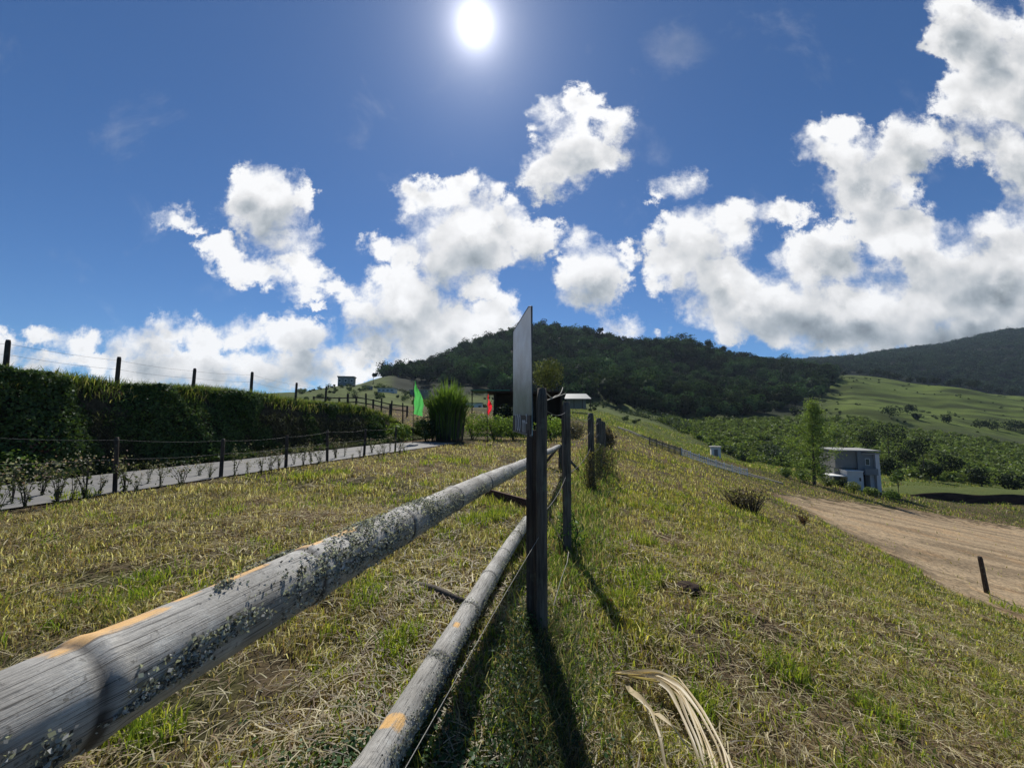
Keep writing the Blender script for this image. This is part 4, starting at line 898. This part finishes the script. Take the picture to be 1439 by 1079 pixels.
def flag(x, Yf_, ytop, ybot, lab, col, h_, w_, seed):
    b = Vector((xat(x, Yf_), Yf_, 0)); b.z = G(b.x, Yf_); zt = zat(x, ytop, Yf_); root = empty('flag', b, lab, 'flag'); H_ = zt - b.z
    t = MB(); t.tube([(0, 0, -.1), (-.02, 0, H_)], [.022, .012], 7, (.05, .05, .05)); t.build('pole', M_DARKPOST, root)
    n, m_ = 24, 10; V = []
    for i in range(n + 1):
        k = i / n; z = H_ - .05 - k * h_; ww = w_ * (min(1, k * 2.2) * .9 + .1) * (1 - .25 * max(0, k - .6)) * (1 if seed < 2 else 1 - .75 * max(0, k - .45) / .55)
        for j in range(m_ + 1):
            q = j / m_; V.append((q * ww + .02 + .02 * math.sin(k * 17 + q * 3), (.10 * math.sin(q * 9 + k * 5 + seed) + .03 * math.sin(q * 23 - k * 11)) * q ** .6 + .03, z - q * .16 * (1 if seed < 2 else 2.2) * (1 - k * .2)))
    Fs = [(i * (m_ + 1) + j, i * (m_ + 1) + j + 1, (i + 1) * (m_ + 1) + j + 1, (i + 1) * (m_ + 1) + j) for i in range(n) for j in range(m_)]
    mf = mat('flag_cloth', lambda n_: cloth(n_, col)); mesh_from('cloth', V, Fs, mf, None, root, True)
def cloth(n, col):
    d = n.n('ShaderNodeBsdfDiffuse'); d.inputs[0].default_value = (*col, 1); tr = n.n('ShaderNodeBsdfTranslucent'); tr.inputs[0].default_value = (*[min(1, c * 1.3) for c in col], 1)
    m = n.n('ShaderNodeMixShader'); m.inputs[0].default_value = .6; n.put(m.inputs[1], d.outputs[0]); n.put(m.inputs[2], tr.outputs[0]); return m.outputs[0]
flag(581, 20, 533, 585, 'bright green flag hanging from a pole beside the tall grass clump', (.10, .46, .11), 1.75, .46, 1)
flag(685, 22, 549, 580, 'small red flag hanging in front of the dark stall', (.75, .03, .05), 1.15, .26, 3)
# leafy verge plants between the clump and the sign
for (x, yb_, Yv_, hh_, wd_, lab, cl) in [(600, 625, 22, 1.5, .8, 'shadowy shrub between the green flag and the tall grass clump', (.06, .09, .03)), (562, 622, 21, .9, .8, 'bright shrub at the end of the hedge bank left of the green flag', (.16, .22, .05)),
     (665, 620, 24, 1.6, 1.3, 'bright yellow green shrub right of the tall grass clump', (.17, .24, .05)), (695, 620, 24.5, 1.5, 1.2, 'bright yellow green shrub below the red flag', (.17, .24, .05)), (722, 618, 25, 1.4, 1.1, 'bright green shrub half behind the metal sign', (.15, .21, .05)),
     (775, 616, 25, 1.5, 1.1, 'glowing green shrub between the two nearest posts', (.20, .28, .05)), (808, 610, 27, 1.2, 1.0, 'grey brown thicket right of the second post', (.17, .15, .10)), (850, 612, 20, 1.2, .6, 'dry brown shrub around the far fence posts', (.18, .14, .09))]:
    X_ = xat(x, Yv_); b = Vector((X_, Yv_, G(X_, Yv_))); root = empty('shrub', b, lab, 'shrub')
    V, Fs, c = crowns(np.array([[0, 0, hh_ * .5]]), np.array([wd_]), 16, 110, .10, np.array([cl]), .4, hh_ / wd_ * .55, 0, .42); k_ = V[:, 2] > -.05; V[:, 2] = np.maximum(V[:, 2], 0)
    mesh_from('leaves', V, Fs, M_LEAF, c, root); t = MB()
    for k in range(9): t.tube([(math.cos(k) * .1, math.sin(k) * .1, -.1), (math.cos(k * 2.1) * wd_ * .6, math.sin(k * 2.1) * wd_ * .6, hh_ * .8)], [.02, .006], 4)
    t.build('stems', M_BARK, root)

for (x, Yv_, hh_, wd_, lab, cl) in [(829, 8.7, .95, .20, 'tangled dry weed climbing the third post of the crest fence', (.16, .14, .06)), (842, 10.6, 1.1, .30, 'greenish brown tangle wrapped round the fourth crest fence post', (.13, .14, .05)), (852, 12.5, .9, .34, 'dry brown tangle right of the receding crest fence posts', (.20, .15, .08)), (797, 4.35, .42, .16, 'low green weed tuft round the foot of the second post', (.10, .17, .04))]:
    X_ = xat(x, Yv_); b = Vector((X_, Yv_, G(X_, Yv_))); root = empty('climbing_weed', b, lab, 'weed'); n = int(1500 * hh_); z = hh_ * rng.random(n) ** 1.3; P = np.stack([rng.normal(0, wd_ * .5, n) * (1.2 - z / hh_ * .6), rng.normal(0, wd_ * .5, n), z], 1)
    V, Fs, c = leafquads(P, sph(n), .05 * (.5 + rng.random(n)), np.array([cl]) * (.5 + rng.random((n, 1))), .35, .9); mesh_from('leaves', V, Fs, M_LEAF, c, root); t = MB()
    for k in range(12): t.tube([(random.gauss(0, wd_ * .3), random.gauss(0, wd_ * .3), -.05), (random.gauss(0, wd_ * .5), random.gauss(0, wd_ * .4), hh_ * .5), (random.gauss(0, wd_ * .7), random.gauss(0, wd_ * .4), hh_ * random.uniform(.7, 1.15))], [.008, .006, .003], 4)
    t.build('stems', M_BARK, root)

# ------------------------------------------------------------------ buildings and valley details
M_CONC = m_plain('raw_concrete', (.20, .20, .19), .9, .2, 0, .3, 1.2); M_WALLW = m_plain('pale_render', (.58, .59, .60), .85, .2, 0, .15, 1)
M_WHITE = m_plain('white_paint', (.74, .74, .72), .6); M_DKG = m_plain('dark_glass', (.015, .02, .025), .15, .5, 0, .1); M_BLUEG = m_plain('blue_grey_render', (.20, .22, .23), .8, .2, 0, .2, 1)
M_SLAB = m_plain('pale_slab', (.33, .33, .31), .8, .3, 0, .2, 1); M_DKWOOD = m_plain('dark_shed_wood', (.065, .045, .034), .85, .2, 0, .4, 3)
def part(name, boxes, m, root, bevel=0):
    t = MB()
    for (x0, x1, y0, y1, z0, z1_) in boxes: t.box(((x0 + x1) / 2, (y0 + y1) / 2, (z0 + z1_) / 2), (x1 - x0, y1 - y0, z1_ - z0))
    o = t.build(name, m, root, bevel=bevel); return o
hb0 = Vector((xat(1170, 55.5), 55.5, 0)); hb0.z = zat(1200, 689, 55.5)
hs = empty('house', hb0, 'two storey grey concrete house with white annex beyond the bare lot', 'house', None, R(-14))
hs.scale = (.76, .8, .92)
part('foundation', [(-1.6, 8.2, -1.0, 6.5, -2.2, .0)], M_DKWOOD, hs)
part('upper_wall', [(0, 3.4, .2, 5.5, 3.45, 6.0)], M_CONC, hs); part('lower_wall', [(.05, 3.35, .8, 5.4, .0, 3.43)], M_CONC, hs)
part('stair_core', [(3.42, 4.1, -.1, 5.3, 0, 6.02)], M_BLUEG, hs)
part('bay_wall', [(4.12, 6.1, .25, 5.2, 2.75, 5.6)], M_BLUEG, hs)
f_ = part('window', [(4.75, 5.45, .20, .245, 3.9, 4.95)], M_WHITE, hs); part('pane', [(4.82, 5.38, .185, .198, 3.97, 4.88)], M_DKG, f_)
part('roof', [(-.15, 6.95, -.35, 5.8, 6.04, 6.20), (4.13, 6.9, -.3, 5.7, 5.62, 5.76)], M_SLAB, hs)
part('balcony', [(4.13, 6.1, -.75, .22, 2.55, 2.72), (4.13, 6.1, -.75, -.70, 2.73, 3.5)], M_BLUEG, hs)
part('column', [(6.12, 6.75, -.2, 5.0, 0, 5.6)], M_WALLW, hs)
part('ground_floor_wall', [(5.45, 6.1, .4, 5.0, 0, 2.53), (4.12, 4.4, .4, 5.0, 0, 2.53), (4.4, 5.45, 1.8, 5.0, 0, 2.53)], M_WALLW, hs)
part('doorway', [(4.42, 5.43, 1.72, 1.78, 0.02, 2.4)], M_DKG, hs)
an = part('annex', [(.95, 3.38, -1.4, .75, .0, 3.05)], M_WALLW, hs); part('window', [(2.75, 3.0, -1.45, -1.405, 1.7, 2.2)], M_DKG, an); part('annex_roof', [(.85, 3.4, -1.55, .78, 3.07, 3.2)], M_WHITE, an)
part('carport_roof', [(-1.7, .93, -1.3, 1.6, 2.25, 2.38)], M_WHITE, hs); part('post', [(-1.55, -1.43, -1.2, -1.08, 0, 2.24)], M_CONC, hs); part('post', [(-1.55, -1.43, 1.3, 1.42, 0, 2.24)], M_CONC, hs)
part('terrace', [(3.4, 7.6, -2.6, -.8, -.9, -.02)], M_DKWOOD, hs)
hp = hit(1006, 650, 60, 100); hu = empty('hut', hp, 'tiny white block hut beside the valley lane', 'hut', None, R(-20))
part('wall', [(-.65, .65, -.6, .6, -.3, 1.6)], M_WHITE, hu); part('roof', [(-.8, .8, -.75, .75, 1.62, 1.72)], M_SLAB, hu); part('door', [(-.25, .25, -.64, -.605, -.2, 1.3)], M_CONC, hu)
def small_house(name, x, y, Yd, wpx, hpx, label, m, rz=0, wins=3, roofm=None):
    X_ = xat(x, Yd); s_ = Yd / F; wd, hh_ = wpx * s_, hpx * s_; zb = max(zat(x, y, Yd), G(X_, Yd) - .2); r = empty(name, (X_, Yd, zb), label, 'house', None, rz)
    part('wall', [(-wd / 2, wd / 2, 0, wd * .7, -3, hh_)], m, r); part('roof', [(-wd * .54, wd * .54, -wd * .06, wd * .76, hh_ + .02, hh_ * 1.14)], roofm or M_SLAB, r)
    for k in range(wins):
        xx = -wd * .38 + wd * .76 * k / max(1, wins - 1); ww_ = wd * .09; f = part('window', [(xx - ww_, xx + ww_, -.12, -.01, hh_ * .35, hh_ * .75)], M_WHITE, r); part('pane', [(xx - ww_ * .8, xx + ww_ * .8, -.16, -.125, hh_ * .4, hh_ * .7)], M_DKG, f)
    return r
small_house('hill_house', 484, 541, 205, 21, 11, 'dark flat roofed house perched on the hill skyline at the left', M_BLUEG, .2, 3, M_CONC)
small_house('farm_building', 541, 560, 150, 23, 6, 'long white farm building with dark windows below the forest edge', M_WALLW, 0, 4)
small_house('cottage', 516, 559, 160, 12, 5, 'small grey cottage left of the long white farm building', M_CONC, .3, 2)
small_house('pale_house', 664, 577, 110, 26, 9, 'pale low house between the tall grass clump and the red flag', M_WALLW, 0, 3, M_CONC)
br = empty('open_barn', (xat(812, 100), 100, zat(812, 566, 100)), 'low open barn with a broad pale roof behind the second fence post', 'barn')
t = MB(); t.add([(-3.4, 0, 1.1), (3.6, 0, 1.1), (3.0, 4, 2.6), (-2.4, 4, 2.6), (-3.4, 0, 1.0), (3.6, 0, 1.0), (3.0, 4, 2.5), (-2.4, 4, 2.5)], [(0, 1, 2, 3), (7, 6, 5, 4), (0, 4, 5, 1), (1, 5, 6, 2), (2, 6, 7, 3), (3, 7, 4, 0)]); t.build('roof', m_plain('zinc_sheet', (.20, .21, .21), .5, .4, .2, .2, 1), br)
for xx in (-3.1, -1.0, 1.2, 3.3): part('post', [(xx, xx + .15, .1, .25, -1.5, 1.08)], M_DKWOOD, br)
part('wall', [(-2.3, 2.9, 3.7, 3.85, -1.5, 2.3)], M_CONC, br)
small_house('roofed_barn', 588, 552, 170, 26, 4, 'grey roofed barn just behind the top of the green flag', M_CONC, 0, 2, M_SLAB)
tree('forest_tree', (xat(523, 212), 212, zat(523, 540, 212)), 6, 5.0, 2.2, 'small lone umbrella shaped tree on the left hill skyline', 'tree', None, (.02, .03, .015), 5, 40, .8, .2, .3, m=M_FARLEAF, limbs=2)
# stall with a green canopy behind the sign
Ys = 31; sb = Vector((xat(690, Ys), Ys, 0)); sb.z = min(G(sb.x, Ys), G(xat(790, Ys), Ys)); st = empty('stall', sb, 'dark wooden roadside stall with a thin green canopy edge behind the metal sign', 'stall')
wx = xat(790, Ys) - sb.x; zt = zat(700, 552, Ys) - sb.z
part('wall', [(0.2, .3, 0, 3, -.3, zt), (wx - .1, wx, 0, 3, -.3, zt), (.3, wx - .1, 2.9, 3, -.3, zt), (.3, wx * .45, 0, .08, -.3, zt * .35)], M_DKWOOD, st)
part('roof', [(-.3, wx + .2, -.5, 3.3, zt + .01, zt + .12)], M_DKWOOD, st); part('counter', [(.3, wx * .5, -.2, .4, zt * .36, zt * .40)], M_CONC, st)
part('canopy', [(-1.6, 1.5, -.8, 2.5, zt + .13, zt + .19)], m_plain('green_tarpaulin', (.03, .20, .13), .6), st); part('post', [(-1.5, -1.42, -.7, -.62, -.3, zt + .12)], M_DARKPOST, st)
b = Vector((xat(768, 36), 36, 0)); b.z = G(b.x, 36)
tree('olive_tree', b, zat(768, 500, 36) - b.z, zat(768, 533, 36) - b.z, 1.75, 'olive green tree with a dense upright crown behind the nearest post', 'tree', None, (.12, .135, .04), 16, 130, .17, .13, 1.25)
tree('dark_tree', (xat(710, 29), 29, G(xat(710, 29), 29)), 2.2, 1.4, .9, 'dark shrubby tree in front of the stall, left of the sign', 'tree', None, (.03, .04, .02), 12, 90, .2, .1, .9)
# corral fence on the left rise
pts_c = [(440, 552, 40), (476, 553, 40.5), (500, 552, 41), (524, 556, 41.5), (548, 562, 42), (572, 565, 43)]
cf = None; tp = []
for x, yt, Yd in pts_c:
    X_ = xat(x, Yd); zt_ = zat(x, yt + 5, Yd); zb = min(G(X_, Yd), zt_ - 1.0)
    if cf is None: cf = empty('corral_fence', (X_, Yd, zb), 'dark pole fence with crossbars on the rise beyond the hedge bank', 'fence')
    t = MB(); t.tube([(X_, Yd, zb - .3), (X_, Yd, zt_)], .11, 7); reloc(t.build('post', M_DARKPOST, None), cf); tp.append(Vector((X_, Yd, zt_)))
for dz in (.1, .6):
    for a, b_ in zip(tp[:-1], tp[1:]):
        t = MB(); t.tube([a - Vector((0, 0, dz)) , b_ - Vector((0, 0, dz * 1.0))], .065, 6); reloc(t.build('rail', M_DARKPOST, None), cf)
# lane down the valley with its pale kerb, and the white lattice fence
kp = [hit(x, y, 42, 130) for x, y in [(868, 601), (900, 613), (925, 622), (950, 630), (975, 640), (1000, 649), (1030, 659), (1060, 669), (1100, 682)]]
rp = [hit(x, y, 42, 130) for x, y in [(868, 602), (900, 614.5), (925, 624.5), (950, 634), (975, 644.5), (1000, 653.5), (1030, 662.5), (1060, 671.5), (1100, 683.5)]]
structure(ribbon('valley_road', rp, kp, m_plain('old_lane_surface', (.09, .085, .075), .95, .1), .06, 1.0))
t = MB(); V = []; L = len(kp); n = 60
for i in range(n + 1):
    s_ = i / n * (L - 1); k = min(int(s_), L - 2); p = kp[k].lerp(kp[k + 1], s_ - k); z = G(p.x, p.y)
    for dx, dz in ((-.10, -.3), (-.10, .16), (.10, .16), (.10, -.3)): V.append((p.x + dx, p.y, z + dz))
t.add(V, [(i * 4 + j, i * 4 + (j + 1) % 4, i * 4 + 4 + (j + 1) % 4, i * 4 + 4 + j) for i in range(n) for j in range(4)] + [(3, 2, 1, 0), (n * 4, n * 4 + 1, n * 4 + 2, n * 4 + 3)])
o = t.build('kerb_wall', m_plain('mossy_kerb', (.22, .21, .18), .9, .1), None, kp[0]); tag(o, 'low pale concrete kerb wall running down beside the valley lane', 'wall')
def picket(name, x0, y0, x1, y1, h, n, label, m):
    a, b_ = Vector((xat(x0, y0), y0, G(xat(x0, y0), y0))), Vector((xat(x1, y1), y1, G(xat(x1, y1), y1))); root = empty(name, a, label, 'fence'); d = b_ - a; rz = math.atan2(d.y, d.x); t = MB(); P = []
    for i in range(n + 1):
        p = a.lerp(b_, i / n); z = G(p.x, p.y); P.append(Vector((p.x, p.y, z)))
    for i, p in enumerate(P):
        if i % 4 == 0: t2 = MB(); t2.box(p + Vector((0, 0, h / 2)), (.09, .09, h * 1.12), rz); reloc(t2.build('post', m, None), root)
        else: t.box(p + Vector((0, 0, h / 2)), (.04, .04, h * .9), rz)
    reloc(t.build('pickets', m, None), root)
    for q in (.2, .85): t2 = MB(); t2.tube([p + Vector((0, 0, h * q)) for p in P], .03, 5); reloc(t2.build('rail', m, None), root)
picket('lattice_fence', 956, 38, 1046, 42, .75, 32, 'white painted lattice fence on the grass below the valley lane', M_WHITE)
picket('picket_fence', 912, 35, 955, 38, .75, 20, 'dull brown picket fence left of the white lattice fence', m_plain('brown_paint', (.20, .17, .11), .8))
# cut earth bank at the right and the dirt pile line behind
def m_cut():
    def b(n):
        g = n.n('ShaderNodeTexCoord').outputs['Object']; mp = n.n('ShaderNodeMapping'); n.put(mp.inputs[0], g); mp.inputs['Scale'].default_value = (.5, .5, 3)
        a = n.noise(mp.outputs[0], 1.2, 7, .7); return princ(n, n.mix(n.step(a, .3, .7), (.022, .013, .010), (.07, .036, .026)), .95, .1, 0, a, 1, .2)
    return mat('cut_red_earth', b)
xs_ = np.linspace(1245, 1700, 70); V = []
for i, x in enumerate(xs_):
    Yd = 57 + .004 * (x - 1245); yb_ = np.interp(x, [1245, 1290, 1439, 1700], [702, 709, 715, 735]) + 2; yt_ = np.interp(x, [1245, 1290, 1439, 1700], [698, 693, 697, 712]) + 1.2 * math.sin(x * .07)
    X_ = xat(x, Yd); j = .25 * vnoise(np.array([x * .12]), np.array([2.]))[0]
    zb, zt_ = min(zat(x, yb_, Yd), G(X_, Yd)), zat(x, yt_, Yd)
    V += [(X_, Yd - .5 + j, zb - .8), (X_, Yd - .3 + j, zb + .3 * (zt_ - zb)), (X_, Yd + .1 - j, zb + .8 * (zt_ - zb)), (X_, Yd + .4, zt_), (X_ + 1, Yd + 5, zt_ + .25), (X_ + 3, Yd + 12, zt_ - 2.5)]
idx = np.arange(len(V)).reshape(-1, 6); VA = np.array(V); q_ = lambda I: np.stack([I[:-1, :-1], I[1:, :-1], I[1:, 1:], I[:-1, 1:]], -1).reshape(-1, 4)
structure(mesh_from('earth_bank', VA.reshape(-1, 6, 3)[:, :4].reshape(-1, 3), q_(np.arange(len(xs_) * 4).reshape(-1, 4)), m_cut(), smooth=True))
VT = VA.reshape(-1, 6, 3)[:, 3:].reshape(-1, 3).copy(); VT[:, 2] += .004
structure(mesh_from('terrace_ground', VT, q_(np.arange(len(xs_) * 3).reshape(-1, 3)), M_GROUND, np.tile([.085, .11, .03], (len(VT), 1)), smooth=True))
# leafy growth round the house
for i, (x, y, Yd, rp_, lab, cl) in enumerate([(1190, 694, 50, 10, 'yellow green bush in front of the white annex', (.16, .19, .05)), (1215, 697, 50, 9, 'bright low bush in front of the house terrace', (.15, .20, .05)), (1160, 690, 51, 10, 'pale leafy bush under the carport', (.13, .16, .05)),
     (1243, 702, 49, 10, 'green bush at the right foot of the terrace', (.11, .17, .04)), (1125, 686, 50, 13, 'leafy bush around the foot of the tall feathery tree', (.13, .19, .04)), (1100, 684, 52, 9, 'light green bush beside the end of the kerb wall', (.13, .19, .05)), (1175, 684, 54, 7, 'dark shrub in the shade of the carport', (.03, .05, .02))]):
    X_ = xat(x, Yd); r_ = rp_ / F * Yd; b = (X_, Yd, G(X_, Yd)); root = empty('garden_bush', b, lab, 'bush')
    V, Fs, c = crowns(np.array([[0, 0, r_ * .6]]), np.array([r_]), 9, 80, .16, np.array([cl]), .4, .7, .15); mesh_from('leaves', V, Fs, M_LEAF, c, root); t = MB()
    for k in range(5): t.tube([(0, 0, -.1), (math.cos(k * 1.3) * r_ * .5, math.sin(k * 1.3) * r_ * .5, r_ * .8)], [.03, .01], 4)
    t.build('stems', M_BARK, root)
b = Vector((xat(1254, 49), 49, 0)); b.z = G(b.x, 49)
tree('sapling', b, zat(1254, 650, 49) - b.z, 2.7, .75, 'thin sapling with sparse leaves to the right of the house', 'tree', None, (.09, .14, .04), 10, 30, .22, .05, 1.9, limbs=8)
# stake and dry things on the slope
b = hit(1387, 833, 6, 60); root = None; t = MB(); tpz = zat(1377, 782, b.y) - b.z; t2 = (xat(1377, b.y, 782) - b.x)
rough_post(t, (0, 0, 0), tpz, .052, (t2, 0), 12, True); o = t.build('stake', M_DARKPOST, None); o.location = b; tag(o, 'dark leaning wooden stake at the edge of the bare earth lot', 'stake')
def lump(name, loc, sz, m, label, cat, seed=0, col=(.05, .04, .035)):
    import bmesh
    bm = bmesh.new(); bmesh.ops.create_icosphere(bm, subdivisions=4, radius=1)
    V = np.array([v.co[:] for v in bm.verts]); k = .65 + .7 * fbm(V[:, 0] * 2.2 + seed + 9, V[:, 1] * 2.2 + V[:, 2] * 1.7 + 20, 5)
    V = V * k[:, None] * np.array(sz); Fs = [tuple(v.index for v in f.verts) for f in bm.faces]; bm.free()
    o = mesh_from(name, V, Fs, m, None, None, True); o.location = loc; tag(o, label, cat); return o
M_CLOD = m_plain('dark_clod', (.045, .032, .026), .95, .1, 0, .5, 18, 1, .02)
b = hit(965, 828); lump('clod', b + Vector((0, 0, .01)), (.13, .10, .045), M_CLOD, 'dark flat clod of dung on the grass right of the fence', 'clod')
b = hit(878, 892); lump('clod', b + Vector((0, 0, .0)), (.06, .05, .035), M_PLATE if False else M_DKG, 'small black crumpled scrap in the grass near the post shadow', 'litter', 4)
def dryplant(loc, h, wd, label, col, n=40):
    root = empty('dry_bush', loc, label, 'bush'); t = MB(); LP = []
    for k in range(n):
        a = random.uniform(0, 6.28); e = Vector((math.cos(a) * wd * random.random(), math.sin(a) * wd * random.random(), h * random.uniform(.4, 1)))
        t.tube([(e.x * .2, e.y * .2, -.05), e * .6, e], [.012, .008, .003], 4, (.1, .08, .06))
        for q in range(9): LP.append(e * random.uniform(.5, 1.0) + Vector((random.gauss(0, .05), random.gauss(0, .05), random.gauss(0, .04))))
    t.build('twigs', M_BARK, root); LP = np.array([tuple(p) for p in LP]); V, Fs, c = leafquads(LP, sph(len(LP)), .08 * (.5 + rng.random(len(LP))), np.array([col]) * (.5 + rng.random((len(LP), 1))), .4, .9); mesh_from('leaves', V, Fs, M_LEAF, c, root)
b = hit(1056, 722, 4, 40); dryplant(b, 1.0, .8, 'dark dry bush on the crest of the slope above the bare lot', (.11, .09, .06), 60)
b = hit(1035, 712, 4, 40); dryplant(b, .6, .7, 'low greyish dry bush left of the dark crest bush', (.15, .13, .09), 40)
b = hit(1128, 738, 4, 60); dryplant(b, .45, .3, 'small reddish weed at the edge of the bare earth', (.14, .08, .05), 20)
def leafstrips(name, lines, label, cat, col, m, wd, lift=.03):
    o0 = hit(*lines[0][0]); root = empty(name, o0, label, cat)
    for L_ in lines:
        P = [];
        jx, jy = random.gauss(0, 5), random.gauss(0, 4)
        for i, q in enumerate(L_):
            k = i / (len(L_) - 1); base = hit(q[0] + jx * math.sin(k * 2.6) + random.gauss(0, 2.2) * k, q[1] + jy * k); P.append(px(q[0], q[1], base.y * .97) if False else base + Vector((0, 0, lift * (.6 + 1.2 * math.sin(k * math.pi)))))
        n = 26; V = []; xs = np.linspace(0, 1, len(P)); PA = np.array([tuple(p) for p in P]); kk = np.linspace(0, 1, n); Q = np.stack([np.interp(kk, xs, PA[:, j]) for j in range(3)], 1)
        Q[1:-1] = (Q[:-2] + Q[1:-1] * 2 + Q[2:]) / 4; T = np.gradient(Q, axis=0); T /= np.linalg.norm(T, axis=1)[:, None]; sd_ = np.cross(T, [0, 0, 1.]); sd_ /= np.linalg.norm(sd_, axis=1)[:, None]
        ww = wd * (.35 + .65 * np.sin(np.clip(kk * 1.25 + .15, 0, 1) * math.pi)) * random.uniform(.7, 1.3); tw = .9 * np.sin(kk * 4 + random.random() * 6)
        up = np.array([0, 0, 1.])
        e = sd_ * np.cos(tw)[:, None] + up * np.sin(tw)[:, None] * .6
        V = np.concatenate([Q - e * ww[:, None] / 2, Q - up * (ww * .22)[:, None], Q + e * ww[:, None] / 2]); Fs = [(i, i + 1, n + i + 1, n + i) for i in range(n - 1)] + [(n + i, n + i + 1, 2 * n + i + 1, 2 * n + i) for i in range(n - 1)]
        c = np.array(col) * random.uniform(.7, 1.15); reloc(mesh_from('leaflet', V, Fs, m, np.tile(c, (3 * n, 1)), None, True), root)
M_DRY = m_leaf('dry_leaf', .3, .05, .5)
lines = []
for k in range(9):
    o_ = k * 4.2; lines.append([(860, 956), (884, 968 + o_ * .15), (922 + o_ * .2, 972 + o_ * .5), (948 - o_ * .2 + 8, 990 + o_ * .6), (978 - o_ * .9 + 12, 1030 + o_ * .3), (1002 - o_ * 1.2 + 14, 1072), (1018 - o_ * 1.4 + 16, 1110)])
lines += [[(932, 963), (948, 972), (962, 1000), (985, 1035), (1010, 1080), (1022, 1110)], [(880, 972), (888, 1000), (900, 1020), (914, 1040), (926, 1070), (934, 1105)], [(908, 1012), (911, 1024), (918, 1036)], [(900, 1020), (925, 1042), (950, 1062), (975, 1085)]]
leafstrips('dry_palm_leaf', lines, 'large pale dried leaf frond torn into long strips on the grass', 'leaf', (.58, .47, .28), M_DRY, .032, .07)
b = hit(856, 852); root = empty('dead_leaf', b, 'curled orange brown dead leaf in the grass right of the post shadow', 'leaf')
V, Fs, c = leafquads(rng.normal(0, .022, (14, 3)) * [1, 1, .4] + [0, 0, .035], sph(14), .05 + 0 * rng.random(14), np.array([.50, .17, .05]) * (.5 + rng.random((14, 1))), .6, .4); mesh_from('blade', V, Fs, M_DRY, c, root)
t = MB(); t.tube([(0, 0, .03), (.05, .01, .01)], [.003, .002], 5); t.build('stalk', M_BARK, root)

# ------------------------------------------------------------------ thin daylight haze
HAZE = .00009
t = MB(); t.box((0, 480, 75), (24000 / 10, 1340, 330)); hz = mesh_from('haze', t.v[0], t.f, mat('air', lambda n: n.n('ShaderNodeBsdfTransparent').outputs[0]))
hm = hz.data.materials[0]; hm.node_tree.nodes.clear(); oo = hm.node_tree.nodes.new('ShaderNodeOutputMaterial'); pv_ = hm.node_tree.nodes.new('ShaderNodeVolumePrincipled')
pv_.inputs['Color'].default_value = (.62, .78, 1, 1); pv_.inputs['Density'].default_value = HAZE; pv_.inputs['Anisotropy'].default_value = .3; hm.node_tree.links.new(pv_.outputs[0], oo.inputs['Volume'])
tag(hz, kind='stuff'); hz.display_type = 'WIRE'
